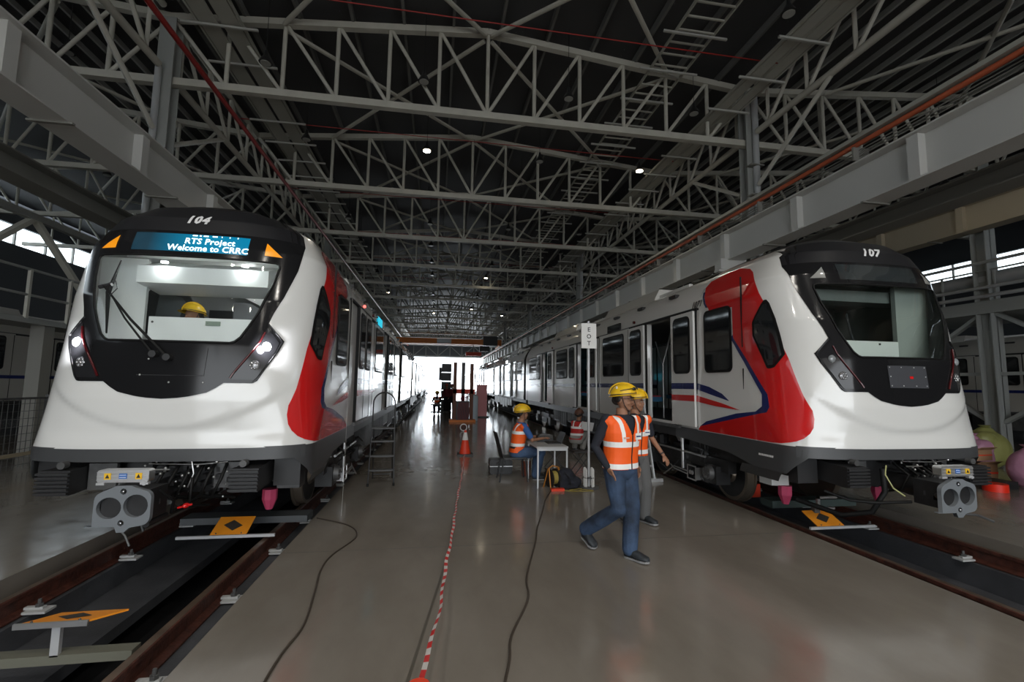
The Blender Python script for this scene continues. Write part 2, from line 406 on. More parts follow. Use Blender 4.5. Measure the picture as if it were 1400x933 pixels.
# roof trusses
NP = 12; PW = 15.75/NP; XA = 1.125
def ztop(i): return 11.45-abs(i-6)*.125
def cyl(a, b, r, n=8): return MB().tube([a, b], r, n)
X0 = -7.875
bot = MB().box(X0, -.09, 8.92, -X0, .09, 9.1).data('bottom_chord', truss)
topm = MB()
for s in (-1, 1): topm.bar((0, 0, ztop(6)), (s*7.875, 0, ztop(0)), .17, .17)
topd = topm.data('top_chord', truss)
members = []
for i in range(1, NP):
    x = X0+i*PW; members.append(('strut', cyl((x, 0, 9.05), (x, 0, ztop(i)), .055).data('strut', truss, 60)))
for i in range(NP):
    if i < 6: a, b_ = (X0+i*PW, ztop(i)), (X0+(i+1)*PW, 9.05)
    else: a, b_ = (X0+(i+1)*PW, ztop(i+1)), (X0+i*PW, 9.05)
    members.append(('diagonal', cyl((a[0], 0, a[1]), (b_[0], 0, b_[1]), .05).data('diagonal', truss, 60)))
joined = MB()
for i in range(1, NP): joined.tube([(X0+i*PW, 0, 9.05), (X0+i*PW, 0, ztop(i))], .055, 6)
for i in range(NP):
    if i < 6: a, b_ = (X0+i*PW, ztop(i)), (X0+(i+1)*PW, 9.05)
    else: a, b_ = (X0+(i+1)*PW, ztop(i+1)), (X0+i*PW, 9.05)
    joined.tube([(a[0], 0, a[1]), (b_[0], 0, b_[1])], .05, 6)
joind = joined.data('web_members', truss, 60)
ordn = ['first', 'second', 'third', 'fourth', 'fifth', 'sixth', 'seventh', 'eighth', 'ninth', 'tenth', 'eleventh', 'twelfth', 'thirteenth', 'fourteenth']
for bay, ox in (('central', XA), ('left', XA-15.75), ('right', XA+15.75)):
    for k, y in enumerate(YT):
        t = thing('roof_truss', 'cream steel roof truss across the %s bay, %s one back from the camera' % (bay, ordn[k]), 'truss', (ox, y, 0), 0, 'roof trusses of the hall')
        part('bottom_chord', bot, t); part('top_chord', topd, t)
        lim = 6 if bay == 'central' else 3
        if k < lim:
            for n, d in members: part(n, d, t)
        else:
            o = part('web_members', joind, t)
            o['kind'] = 'stuff'
# horizontal wind bracing (crosses between trusses)
for bay, ox in (('central', XA), ('left', XA-15.75), ('right', XA+15.75)):
    for k in range(-1, 7):
        y = 11.8+5.5*k
        t = thing('wind_bracing', 'pale crossed tubes under the roof of the %s bay, in the %s gap between trusses' % (bay, ['nearest', 'first', 'second', 'third', 'fourth', 'fifth', 'sixth', 'seventh'][k+1]), 'bracing', (ox, y, 0), 0, 'wind bracing under the roof')
        for s in (-1, 1):
            m = MB().tube([(s*.1, .12, 11.3), (s*5.25, 5.38, 10.85)], .06, 6); m.build('brace', truss, t, smooth=60)
            m = MB().tube([(s*.1, 5.38, 11.3), (s*5.25, .12, 10.85)], .06, 6); m.build('brace', truss, t, smooth=60)
# longitudinal trusses on the column lines
for X, lab in ((-6.75, 'left'), (9.0, 'right')):
    for k in range(-1, 4):
        y0 = 11.8+16.5*k
        t = thing('eaves_truss', 'lattice truss running lengthwise on the %s column line, %s span' % (lab, ['nearest', 'second', 'third', 'fourth', 'fifth', 'sixth'][k+1]), 'truss', (X, y0, 0), 0, 'lengthwise trusses')
        MB().tube([(0, .42, 9.2), (0, 16.08, 9.2)], .09, 8).build('bottom_chord', truss, t, smooth=60)
        MB().tube([(0, .42, 10.7), (0, 16.08, 10.7)], .08, 8).build('top_chord', truss, t, smooth=60)
        me = MB().tube([(0, 0, 9.2), (0, 0, 10.7)], .05, 6).data('strut', truss, 60); me2 = MB().tube([(0, 0, 10.7), (0, 1.375, 9.2)], .05, 6).data('diagonal', truss, 60)
        for j in range(12):
            part('strut', me, t, (0, .5+1.375*j, 0))
            if j < 11: part('diagonal', me2, t, (0, .5+1.375*j, 0))
        for s in (-1, 1):  # knee braces sloping across to neighbouring columns
            MB().tube([(0, 8.25+s*7.85, 7.6), (0, 8.25+s*5.3, 9.15)], .06, 6).build('knee_brace', truss, t, smooth=60)

# roof sheets and purlins
def roofz(x):
    u = ((x-XA+7.875) % 15.75)-7.875
    return 11.62-abs(u)/PW*.125
g = MB(); xs = []
x = XA-15.75*1.5
while x <= XA+15.75*2.01: xs.append(x); x += 7.875
for a, b_ in zip(xs, xs[1:]):
    for (p, q) in ((a, b_),):
        n = 40
        for j in range(n):
            xa = p+(q-p)*j/n; xb = p+(q-p)*(j+1)/n; za = roofz(xa+1e-4); zb = roofz(xb-1e-4)
            g.quad((xa, FY0, za+.2), (xb, FY0, zb+.2), (xb, FY1, zb+.2), (xa, FY1, za+.2))
ceil_ = struct(g.build('ceiling', roofm))
pm = MB().box(-.035, 0, -.1, .035, FY1-2, .1).data('purlin', purl)
pm2 = MB().box(-.03, 0, -.08, .03, FY1-2, .08).data('purlin', mat('purlin_pale', (.42, .42, .40), .45, metal=.4))  # paler purlin colour for the side bays
for n in range(-11, 23):
    x = XA+n*PW+.35; part('purlin', pm if -6.9 < x < 9 else pm2, ceil_, (x, 1, roofz(x)))
    if not -6.9 < x < 9: part('purlin', pm2, ceil_, (x+PW/2, 1, roofz(x+PW/2)))
# corrugation ribs seen close to the ridge
# walls
def wall(name, parts, m=wallm):
    g = MB()
    for p in parts: g.box(*p)
    return struct(g.build(name, m))
wl = wall('wall_left', [(HX0-.2, FY0, 0, HX0, FY1, 8.85), (HX0-.2, FY0, 9.9, HX0, FY1, 11.8)])
wr = wall('wall_right', [(HX1, FY0, 0, HX1+.2, FY1, 8.85), (HX1, FY0, 9.9, HX1+.2, FY1, 11.8)])
wf = wall('wall_far', [(HX0, FY1, 0, XA-7.9, FY1+.2, 12), (XA+7.9, FY1, 0, HX1, FY1+.2, 12), (XA-7.9, FY1, 6.9, XA+7.9, FY1+.2, 12)], mat('wall_far_panel', (.10, .11, .125), .6))
wb = wall('wall_back', [(HX0, FY0-.2, 0, -10.2, FY0, 12), (12.2, FY0-.2, 0, HX1, FY0, 12), (-10.2, FY0-.2, 7, 12.2, FY0, 12)])
for wn, X in (('window_1', HX0-.1), ('window_2', HX1+.1)):
    g = MB(); g.quad((X, FY0, 8.85), (X, FY1, 8.85), (X, FY1, 9.9), (X, FY0, 9.9)); w = struct(g.build(wn, winlight))
    me = MB().box(-.06, -.04, 8.85, .06, .04, 9.9).data('mullion', trussd)
    for k in range(52): part('mullion', me, w, (X, FY0+2*k+1, 0))
# truss over the far doorway
t = thing('door_head_truss', 'white lattice truss above the bright far doorway', 'truss', (XA, 87.5, 0))
for z in (7.0, 9.0): MB().box(-7.9, -.1, z-.1, 7.9, .1, z+.1).build('chord', colm, t)
for k in range(8):
    x = -7.9+15.8/7*k
    MB().bar((x, 0, 7), (x, 0, 9), .12).build('strut', colm, t)
    if k < 7: MB().bar((x, 0, 7 if k % 2 else 9), (x+15.8/7, 0, 9 if k % 2 else 7), .12).build('diagonal', colm, t)
for k, x in enumerate((-5.6, -3.3)):
    MB().box(x-.06, -.5, 0, x+.06, -.4, 7).build('door_post', colm, t)
# bridge crane
t = thing('bridge_crane', 'orange overhead travelling crane bridge spanning the central bay', 'crane', (XA+.2, 62, 0))
MB().box(-7.3, -.35, 7.1, 7.2, .35, 7.85).build('girder', orangem, t)
MB().box(-7.3, 1.4, 7.1, 7.2, 2.0, 7.85).build('girder', orangem, t)
for s in (-7.05, 7.05): MB().box(s-.25, -1.2, 6.45, s+.25, 3.2, 7.05).build('end_carriage', orangem, t)
MB().box(-1.5, -.5, 7.2, .4, -.36, 7.8).build('name_board', paperw, t)
m = MB(); m.box(4.7, -.8, 7.0, 6.6, 2.3, 8.3); m.build('hoist_trolley', blackm, t)
m = MB(); m.box(4.2, -.7, 6.2, 5.5, -.3, 6.9); m.build('control_box', blackm, t)
m = MB()
for k in range(40): m.box(-7.2+k*.36, -.42, 7.85, -7.17+k*.36, -.38, 8.25)
m.box(-7.2, -.42, 8.2, 7.2, -.38, 8.25); o = m.build('guard_rail', truss, t)

MB().box(2.4, -.2, 5.6, 4.5, .2, 6.1).build('hoist_block', conered, t); MB().tube([(3.4, 0, 6.1), (3.4, 0, 7.1)], .04, 6).build('chain', blackm, t)
# pipes, cable trays, cable ladders along the roof
def longpipe(name, lab, cat, X, Z, r, m, y0=2, y1=86):
    o = MB().tube([(X, y0, Z), (X, y1, Z)], r, 8).build(name, m, smooth=60); return tag(o, lab, cat)
longpipe('sprinkler_pipe', 'dark red sprinkler pipe along the left side of the central roof', 'pipe', -5.5, 8.72, .06, redpipe)
longpipe('sprinkler_pipe', 'dark red sprinkler pipe along the right side of the central roof', 'pipe', 8.75, 10.1, .06, redpipe)
for k in range(6):
    o = MB().tube([(-6.7, 10.2+5.5*k, 10.42), (8.75, 10.2+5.5*k, 10.42), (8.75, 10.2+5.5*k, 10.16)], .016, 6).build('sprinkler_branch', redpipe, smooth=60)
    tag(o, 'thin red sprinkler branch pipe crossing the roof, %s one from the camera' % ordn[k], 'pipe', 'sprinkler branches')
def ladder_tray(X, Z, w, lab, y0=3, y1=84, step=.55, solid=False):
    t = thing('cable_ladder', lab, 'cable tray', (X, 0, Z))
    for s in (-1, 1):
        MB().box(s*w/2-.02, y0, -.03, s*w/2+.02, y1, .05).build('side_rail', trayg, t)
    if solid:
        MB().box(-w/2+.05, y0, -.02, -.05, y1, .01).build('tray_pan', trayg, t); MB().box(.05, y0, -.02, w/2-.05, y1, .01).build('tray_pan', trayg, t)
    me = MB().box(-w/2, -.02, -.02, w/2, .02, .02).data('rung', trayg)
    n = min(int((y1-y0)/step), 150)
    if not solid:
        for k in range(n): part('rung', me, t, (0, y0+k*step, 0))
    me = MB().box(-w*.85, -.025, -.1, w*.85, .025, -.05).data('support_bar', mat('support_bar_steel', (.5, .5, .47), .4, metal=.3))
    for k in range(50): part('support_bar', me, t, (0, y0+k*1.35, 0))
    return t
ladder_tray(6.1, 10.55, 1.0, 'open-runged steel cable ladder hanging right of the roof centre', step=.42)
ladder_tray(-5.35, 10.2, 1.0, 'pair of solid cable trays under the roof on the left', solid=True)
ladder_tray(7.9, 9.6, .75, 'pair of solid cable trays under the roof on the right', solid=True)

# pendant lamps
lamp_house = MB(); lamp_house.tube([(0, 0, .34), (0, 0, .22), (0, 0, .14), (0, 0, .02)], [.03, .05, .1, .16], 14); lh = lamp_house.data('housing', blackm, 60)
lcab = {}
def lcable(X, z0=9.55):
    k = (round(X, 2), z0)
    if k not in lcab: lcab[k] = MB().tube([(0, 0, .33), (0, 0, roofz(X)+.21-z0)], .008, 5).data('cable', blackm)
    return lcab[k]
lens = MB().tube([(0, 0, .015), (0, 0, .002)], .12, 14); ll_on = lens.data('lens', lampon); ll_off = lens.data('lens', lampoff)
lit = {(1, 2), (3, 2), (2, 7), (1, 12), (3, 12), (0, 9), (2, 11)}
rown = ['leftmost', 'left of centre', 'right of centre', 'rightmost']
for i, X in enumerate((-4.42, -.57, 3.33, 7.05)):
    for j in range(13):
        Y = 7.85+3.6*j; on = (i, j) in lit
        t = thing('pendant_lamp', '%s round high-bay lamp in the %s lengthwise row, %s from the camera' % ('lit' if on else 'unlit black', rown[i], ordn[j]), 'lamp', (X, Y, 9.55), 0, 'high bay lamps of the hall')
        part('housing', lh, t); part('cable', lcable(X), t); part('lens', ll_on if on else ll_off, t)
        if on and j < 4:
            l = bpy.data.lights.new('lamp_light', 'SPOT'); l.energy = 200; l.spot_size = math.radians(125); l.color = (1, .9, .74); l.shadow_soft_size = .12
            o = bpy.data.objects.new('lamp_light', l); COL.objects.link(o); o.location = (0, 0, -.02); o.parent = t
for X in (-4.42, -.57, 3.33, 7.05):  # unseen lit lamps added behind the camera to brighten the train noses
    for j, Y in enumerate((-9.6, -5.6, -1.6)):
        t = thing('pendant_lamp', 'added unseen lit lamp behind the camera in the %s row, %s towards the back' % (rown[[-4.42, -.57, 3.33, 7.05].index(X)], ['third', 'second', 'first'][j]), 'lamp', (X, Y, 9.55), 0, 'added unseen lamps behind the camera')
        part('housing', lh, t); part('cable', lcable(X), t); part('lens', ll_on, t)
        l = bpy.data.lights.new('lamp_light', 'SPOT'); l.energy = 420; l.spot_size = math.radians(150); l.spot_blend = .6; l.color = (1, .95, .87); l.shadow_soft_size = .15
        o = bpy.data.objects.new('lamp_light', l); COL.objects.link(o); o.location = (0, 0, -.02); o.parent = t
for (X, Y, Z, lab) in ((-9.1, 12.0, 9.6, 'unlit'), (-12.9, 19.4, 9.6, 'unlit'), (15.2, 11.2, 8.0, 'lit')):
    t = thing('pendant_lamp', '%s high-bay lamp in the side bay %s' % (lab, 'at the far right' if X > 0 else 'at upper left' if Y < 15 else 'above the left walkway'), 'lamp', (X, Y, Z)); part('housing', lh, t); part('lens', ll_on if lab == 'lit' else ll_off, t); part('cable', lcable(X, Z), t)

# ================================================================= TRAINS
ZK = [.60, 1.0, 1.53, 2.1, 2.6, 3.0, 3.2, 3.535, 3.695, 3.81, 3.87, 3.89]
FK = [.03, .03, .00, .05, .13, .24, .30, .42, .55, .80, 1.2, 2.2]
WK = [1.355, 1.355, 1.36, 1.335, 1.34, 1.33, 1.27, 1.07, .81, .57, .35, .02]
DK = [.55, .55, 1.0, 1.1, 1.1, 1.1, .9, .88, .8, .75, .6, .3]
NPW = 3.05
def smooth01(t): t = max(0, min(1, t)); return t*t*(3-2*t)
def crease(x, z):
    za = 1.27+.33*(abs(x)/1.0)**2.2
    if z > 2.2: return 0
    return .022*smooth01((za-z)/.07)*smooth01((z-1.06)/.16)*smooth01((1.22-abs(x))/.25)
def fyz(x, z):
    Wd, f, D = lerp(z, ZK, WK), lerp(z, ZK, FK), lerp(z, ZK, DK)
    a = min(abs(x)/Wd, 1.0)
    return f+D*(1-max(1-a**NPW, 0)**(1/NPW))+crease(x, z)
def sxz(s, z):
    Wd, f, D = lerp(z, ZK, WK), lerp(z, ZK, FK), lerp(z, ZK, DK)
    if s >= f+D: return Wd
    a = min(max((f+D-s)/D, 0), 1)
    return Wd*max(1-a**NPW, 0)**(1/NPW)
def rows_between(z0, z1, knots, dz=.03):
    zs = sorted(set([z0, z1]+[k for k in knots if z0 < k < z1])); out = [zs[0]]
    for a, b in zip(zs, zs[1:]):
        n = max(1, int(math.ceil((b-a)/dz)))
        out += [a+(b-a)*i/n for i in range(1, n+1)]
    return out
def front_patch(z0, z1, fl_, fr, off, knots=(), n=24, dz=.03):
    """patch on the nose front: x from fl_(z) to fr(z)"""
    rows = []
    for z in rows_between(z0, z1, knots, dz):
        a, b = fl_(z), fr(z); rows.append([(a+(b-a)*i/n, fyz(a+(b-a)*i/n, z)-off, z) for i in range(n+1)])
    return rows
def side_patch(z0, z1, fa, fb, off, sgn, knots=(), n=16, dz=.04):
    rows = []
    for z in rows_between(z0, z1, knots, dz):
        a, b = fa(z), fb(z); r = []
        for i in range(n+1):
            s = a+(b-a)*i/n; x = sxz(s, z)
            # outward offset along the plan normal
            e = .01; dx = sxz(s+e, z)-sxz(s, z); L = math.hypot(dx, e)
            r.append((sgn*(x+off*e/L), s-off*dx/L, z))
        rows.append(r)
    return rows
T = lambda zs, vs: (lambda z: lerp(z, zs, vs))
MZ = [1.535, 1.545, 1.56, 1.60, 1.65, 1.70]; MX = [0.0, .14, .24, .40, .48, .545]
UZ = [1.70, 1.725, 2.04, 2.16, 2.35, 2.46, 2.65, 2.85, 3.0, 3.2, 3.335, 3.5, 3.62, 3.69]
UX = [.80, .84, .995, 1.035, .885, .915, .985, 1.035, 1.07, 1.09, 1.08, 1.02, .90, .82]
GZ = [2.115, 2.13, 2.18, 2.30, 2.46, 2.8, 3.0, 3.035, 3.05]; GX = [.56, .60, .65, .71, .78, .875, .905, .895, .86]

DOORC = [3.58, 8.28, 12.98]; OPW = .56
CARL = 17.0
def door_leaf_mesh(s0, s1, sgn, x):
    """white door leaf with rounded window; returns list of (name, mesh)"""
    m = MB(); m.box(min(sgn*x, sgn*(x+.045)), s0, 1.09, max(sgn*x, sgn*(x+.045)), s1, 3.0)
    leaf = m.data('leaf', white)
    return leaf
def rrect(y0, z0, y1, z1, r, n=4):
    P = []
    for cx, cz, a0 in ((y1-r, z1-r, 0), (y0+r, z1-r, 90), (y0+r, z0+r, 180), (y1-r, z0+r, 270)):
        for k in range(n+1):
            a = math.radians(a0+90*k/n); P.append((cx+r*math.cos(a), cz+r*math.sin(a)))
    return P
def win_part(s0, z0, s1, z1, x, sgn, parent, name='window', r=.09):
    m = MB(); m.prism(rrect(s0, z0, s1, z1, r), 'x', sgn*x, sgn*(x+.012)); f = m.build(name, rubber, parent)
    m = MB(); m.prism(rrect(s0+.035, z0+.035, s1-.035, z1-.035, r*.8), 'x', sgn*(x+.006), sgn*(x+.016)); m.build('pane', winglass, f)
    return f

def body_profile():
    return [(1.34, 1.04), (1.345, 1.5), (1.345, 2.2), (1.34, 2.98), (1.33, 3.02), (1.27, 3.2), (1.19, 3.35), (1.07, 3.50), (.94, 3.60), (.76, 3.68), (.5, 3.72), (.25, 3.735), (0, 3.74)]
def bogie(parent, sc, xoff, far=False):
    m = MB()
    for s in (-1, 1):
        m.box(xoff+s*1.02-.07, sc-1.45, .42, xoff+s*1.02+.07, sc+1.45, .62)
        m.box(xoff+s*1.02-.09, sc-.45, .25, xoff+s*1.02+.09, sc+.45, .45)
        for a in (-1.1, 1.1):
            m.box(xoff+s*1.05-.12, sc+a-.16, .22, xoff+s*1.05+.12, sc+a+.16, .5)
            m.tube([(xoff+s*1.0, sc+a*.7, .5), (xoff+s*1.0, sc+a*.7, .8)], .12, 10)
    m.box(xoff-1, sc-.35, .4, xoff+1, sc+.35, .7)
    m.box(xoff-.5, sc-1.2, .3, xoff+.5, sc+1.2, .55)
    fr = m.build('bogie', under, parent)
    if far: 
        for a in (-1.1, 1.1):
            m = MB(); 
            for s in (-1, 1): m = MB(); m.tube([(xoff+s*.72, sc+a, .375), (xoff+s*.86, sc+a, .375)], .42, 16); m.build('wheel', steelw, fr)
        return fr
    for a in (-1.1, 1.1):
        for s in (-1, 1):
            m = MB(); X = xoff+s*.7525
            m.tube([(X-s*.07, sc+a, .385), (X-s*.045, sc+a, .385), (X-s*.04, sc+a, .385), (X+s*.07, sc+a, .385)], [.45, .45, .425, .42], 36)
            m.cur = 1
            m.tube([(X+s*.071, sc+a, .385), (X+s*.073, sc+a, .385)], .37, 30); m.cur = 0
            m.tube([(X+s*.07, sc+a, .385), (X+s*.12, sc+a, .385)], [.16, .13], 16)
            m.cur = 1
            m.tube([(X-s*.75, sc+a, .385), (X, sc+a, .385)], .09, 12)
            m.build('wheel', [steelw, under], fr, smooth=40)
            m = MB(); m.tube([(xoff+s*1.13, sc+a, .385), (xoff+s*1.24, sc+a, .385)], [.13, .10], 16)
            for q in range(4): m.tube([(xoff+s*1.24, sc+a+.06*math.cos(q*PI/2), .385+.06*math.sin(q*PI/2)), (xoff+s*1.26, sc+a+.06*math.cos(q*PI/2), .385+.06*math.sin(q*PI/2))], .014, 6)
            m.build('axle_box_cover', undergrey, fr, smooth=40)
    for s in (-1, 1):
        m = MB(); 
        for q in range(10):
            z = random.uniform(.3, .85); y = sc+random.uniform(-1.3, 1.3); m.tube([(xoff+s*1.1, y, z), (xoff+s*1.16, y+random.uniform(-.2, .3), z+random.uniform(-.2, .1)), (xoff+s*1.1, y+.4, z-.1)], .014, 6)
        m.build('hose', blackm, fr, smooth=60)
        m = MB(); m.tube([(xoff+s*1.12, sc-.9, .60), (xoff+s*1.12, sc+.9, .60)], .02, 8); m.tube([(xoff+s*1.12, sc-.2, .86), (xoff+s*1.12, sc-.2, .3)], .03, 8); m.build('brake_pipe', silver, fr, smooth=60)
        # junction box bracket with looped conduit, hanging low behind the first wheel
        m = MB(); m.box(xoff+s*1.0, sc-.78, .20, xoff+s*1.22, sc-.76, .40); m.cur = 0
        for (y0, z0, y1, z1) in ((sc-.80, .2, sc-.55, .2), (sc-.80, .42, sc-.55, .42), (sc-.55, .2, sc-.55, .42), (sc-.80, .2, sc-.80, .42)):
            m.tube([(xoff+s*1.24, y0, z0), (xoff+s*1.24, y1, z1)], .012, 6)
        m.tube([(xoff+s*1.24, sc-.55, .26), (xoff+s*1.24, sc-.1, .28), (xoff+s*1.2, sc+.1, .32)], .012, 6)
        m.tube([(xoff+s*1.24, sc-.55, .31), (xoff+s*1.24, sc-.1, .32), (xoff+s*1.26, sc+.25, .12)], .012, 6)
        for yy in (.64, .70): m.tube([(xoff+s*1.235, sc-yy, .31), (xoff+s*1.25, sc-yy, .31)], .035, 10)
        m.build('conduit_frame', silver, fr, smooth=60)
    return fr

def under_gear(parent, s0, s1, xoff, rich=True):
    y = s0; k = 0
    while y < s1-.4:
        L = random.uniform(.7, 1.6); L = min(L, s1-y)
        for s in (-1, 1):
            m = MB(); zb = random.uniform(.32, .55)
            m.box(min(s*.55, s*1.22), y+.04, zb, max(s*.55, s*1.22), y+L-.08, .96)
            if rich:
                for j in range(int(L/.14)): m.box(min(s*1.22, s*1.235), y+.08+j*.14, zb+.05, max(s*1.22, s*1.235), y+.13+j*.14, .9)
            m.build('equipment_box', under if k % 3 else undergrey, parent)
        y += L; k += 1
    m = MB()
    for s in (-1, 1):
        m.tube([(s*1.27, s0, 1.0), (s*1.27, s1, 1.0)], .02, 6); m.tube([(s*1.27, s0, .93), (s*1.27, s1, .93)], .014, 6)
    m.build('cable_run', undergrey, parent, smooth=60)

def wall_with_doors(parent, s0, s1, sgn, opens, m_body, name='side_wall'):
    """side wall sheet between s0 and s1, real openings where the doors stand open"""
    segs = []; a = s0
    for c in DOORC:
        if c in opens: segs.append((a, c-OPW)); a = c+OPW
    segs.append((a, s1)); m = MB()
    prof = [(1.04, 1.34), (1.12, 1.343), (1.5, 1.345), (2.2, 1.345), (2.98, 1.34), (3.02, 1.33)]
    for a, b in segs:
        m.grid([[(sgn*x, a+(b-a)*i/4, z) for i in range(5)] for z, x in prof])
        for e in (a, b):
            if abs(e-s0) > .01 and abs(e-s1) > .01: m.quad((sgn*1.34, e, 1.04), (sgn*1.22, e, 1.04), (sgn*1.22, e, 3.0), (sgn*1.34, e, 3.0))
    for c in opens:
        m.quad((sgn*1.34, c-OPW, 3.0), (sgn*1.34, c+OPW, 3.0), (sgn*1.22, c+OPW, 3.0), (sgn*1.22, c-OPW, 3.0))
        m.quad((sgn*1.34, c-OPW, 1.04), (sgn*1.34, c+OPW, 1.04), (sgn*1.34, c+OPW, 1.12), (sgn*1.34, c-OPW, 1.12))
    return m.build(name, m_body, parent, smooth=30)

def doors_and_windows(parent, sgn, opens, s_min=2.3, s_max=CARL, rich=True, wt=white):
    for c in DOORC:
        for side in (-1, 1):
            if c in opens: a = c+side*OPW; b = c+side*(OPW+.74); off = 1.375
            else: a = c; b = c+side*.70; off = 1.352
            y0, y1 = min(a, b)+.006, max(a, b)-.006
            m = MB(); m.box(min(sgn*off, sgn*(off+.035)), y0, 1.09, max(sgn*off, sgn*(off+.035)), y1, 2.99); lf = m.build('door_leaf', wt, parent)
            win_part(y0+.095, 1.96, y1-.095, 2.93, off+.035, sgn, lf, 'leaf_window', .1)
            # stripes run on over the leaves
            m = MB(); m.box(min(sgn*(off+.035), sgn*(off+.0375)), y0, 1.70, max(sgn*(off+.035), sgn*(off+.0375)), y1, 1.80); m.build('blue_stripe', blue, lf)
            if c == DOORC[0]:
                m = MB(); X = off+.0375
                m.prism([(y0, 1.50-.0*(y0-2.3)), (y1, 1.50), (y1, 1.60), (y0, 1.60)], 'x', sgn*(off+.035), sgn*X); m.build('red_stripe', red, lf)
        m = MB()
        for e in ((c-.71, c+.71, c) if c not in opens else (c-OPW, c+OPW)):
            X = 1.354 if c in opens else 1.39
            m.box(min(sgn*1.33, sgn*X), e-.016, 1.08, max(sgn*1.33, sgn*X), e+.016, 3.01)
        m.box(min(sgn*1.33, sgn*1.37), c-1.35, 3.0, max(sgn*1.33, sgn*1.37), c+1.35, 3.035)
        m.build('door_seal', rubber, parent)
        m = MB(); m.box(min(sgn*1.34, sgn*1.40), c-.75, 1.02, max(sgn*1.34, sgn*1.40), c+.75, 1.07); m.build('door_sill', undergrey, parent)
    for a, b in ((5.28, 6.62), (9.92, 11.30), (14.55, 16.2)):
        if b < s_max: win_part(a, 1.97, b, 2.95, 1.343, sgn, parent)
    for s in (5.03, 6.88, 9.7, 11.55, 14.35, 16.5):
        m = MB(); m.box(min(sgn*1.34, sgn*1.349), s-.008, 1.05, max(sgn*1.34, sgn*1.349), s+.008, 3.0); m.build('panel_joint', rubber, parent)
    segs = [(4.3, 7.55), (9.0, 12.25), (13.7, CARL-.15)]
    for a, b in segs:
        m = MB(); m.box(min(sgn*1.34, sgn*1.3505), a, 1.70, max(sgn*1.34, sgn*1.3505), b, 1.80); m.build('blue_stripe', blue, parent)
    m = MB(); m.prism([(4.3, 1.50), (4.9, 1.50), (5.6, 1.58), (4.3, 1.60)], 'x', sgn*1.34, sgn*1.3505); m.build('red_stripe', red, parent)
    m = MB()
    for s in (4.7, 11.9): m.tube([(sgn*1.33, s, 3.12), (sgn*1.37, s, 3.12)], .03, 10)
    m.build('door_indicator', lensred, parent)
    m = MB(); m.prism(rrect(5.5, 3.05, 6.3, 3.22, .02), 'x', sgn*1.31, sgn*1.345); m.build('side_display', winglass, parent)

def interior(parent, s0, s1, lit=False):
    m = MB(); m.box(-1.3, s0, 1.04, 1.3, s1, 1.1); m.build('saloon_floor', cabdark, parent)
    m = MB(); m.box(-1.25, s0, 3.05, 1.25, s1, 3.1); m.build('saloon_ceiling', cabgrey, parent)
    for a in (3.0, 4.2, 7.8, 8.9, 12.4, 13.5):
        m = MB()
        for s in (-1, 1): m.tube([(s*.95, a, 1.1), (s*.95, a, 2.2), (s*.7, a, 3.05)], .018, 8)
        m.build('grab_pole', silver, parent, smooth=60)
    for a, b in ((4.5, 7.4), (9.2, 12.1)):
        for s in (-1, 1):
            m = MB(); m.box(min(s*.8, s*1.28), a, 1.42, max(s*.8, s*1.28), b, 1.52); m.box(min(s*1.2, s*1.28), a, 1.5, max(s*1.2, s*1.28), b, 1.95)
            sb = m.build('seat_bench', mat('seat_blue', (.05, .20, .38), .5), parent)
            m = MB(); m.box(min(s*.85, s*1.2), a, 1.52, max(s*.85, s*1.2), b, 1.55); m.build('seat_pad', mat('seat_red', (.35, .03, .05), .7), sb)

def roof_shell(parent, s0, s1, m_=None):
    m = MB(); prof = [p for p in body_profile() if p[1] >= 3.0]
    full = [(x, z) for x, z in prof]+[(-x, z) for x, z in reversed(prof[:-1])]
    m.grid([[(x, s, z) for x, z in full] for s in (s0, (s0+s1)/2, s1)])
    return m.build('roof', m_ or white, parent, smooth=40)

def roof_gear(parent, s0=3.2):
    for a, b in ((4.6, 7.6), (10.3, 13.3)):
        m = MB(); m.prism([(-.95, 3.55), (-.8, 3.86), (.8, 3.86), (.95, 3.55)], 'y', a, b); m.build('air_conditioner', cream, parent)
    for s in (-1, 1):
        m = MB()
        for k in range(9): m.box(min(s*1.12, s*1.20), s0+1.4*k, 3.40, max(s*1.12, s*1.20), s0+.25+1.4*k, 3.455)
        m.build('roof_vent', blackm, parent)
        m = MB(); m.box(min(s*.72, s*.80), s0+.2, 3.6, max(s*.72, s*.80), CARL-.3, 3.72); m.build('roof_fairing', white, parent)
        m = MB(); m.tube([(s*1.325, s0-.9, 3.045), (s*1.325, CARL, 3.045)], .014, 6); m.build('rain_gutter', undergrey, parent)

def nose_shell(parent):
    m = MB(); zs = rows_between(1.04, 3.89, [2.09, 3.08, 3.69]+ZK, .03); NT = 72
    zs = [z for z in zs]+[]
    rows = []
    for z in zs:
        Wd, f, D = lerp(z, ZK, WK), lerp(z, ZK, FK), lerp(z, ZK, DK); r = []
        yb = min(f+D, 2.29)
        for i in range(5): r.append((-Wd, 2.3+(yb-2.3)*i/5, z))
        for i in range(NT+1):
            th = -PI/2+PI*i/NT; sn, cs = math.sin(th), abs(math.cos(th))
            x = Wd*math.copysign(abs(sn)**(2/NPW), sn); y = f+D-D*cs**(2/NPW)
            r.append((x, y+crease(x, z)*cs**.3, z))
        for i in range(4, -1, -1): r.append((Wd, 2.3+(yb-2.3)*i/5, z))
        rows.append(r)
    n = len(rows[0]); m.grid(rows); keep = []; km = []
    for f_, mi in zip(m.f, m.m):
        c = Vector((0, 0, 0))
        for i in f_: c += Vector(m.v[i])/4
        if c.y < 1.15 and 2.10 < c.z < 3.075 and abs(c.x) < lerp(c.z, GZ, GX)+.035: continue
        keep.append(f_); km.append(1 if c.z > 3.69 else 0)
    m.f = keep; m.m = km
    return m.build('nose_shell', [white, crownm], parent, smooth=50)

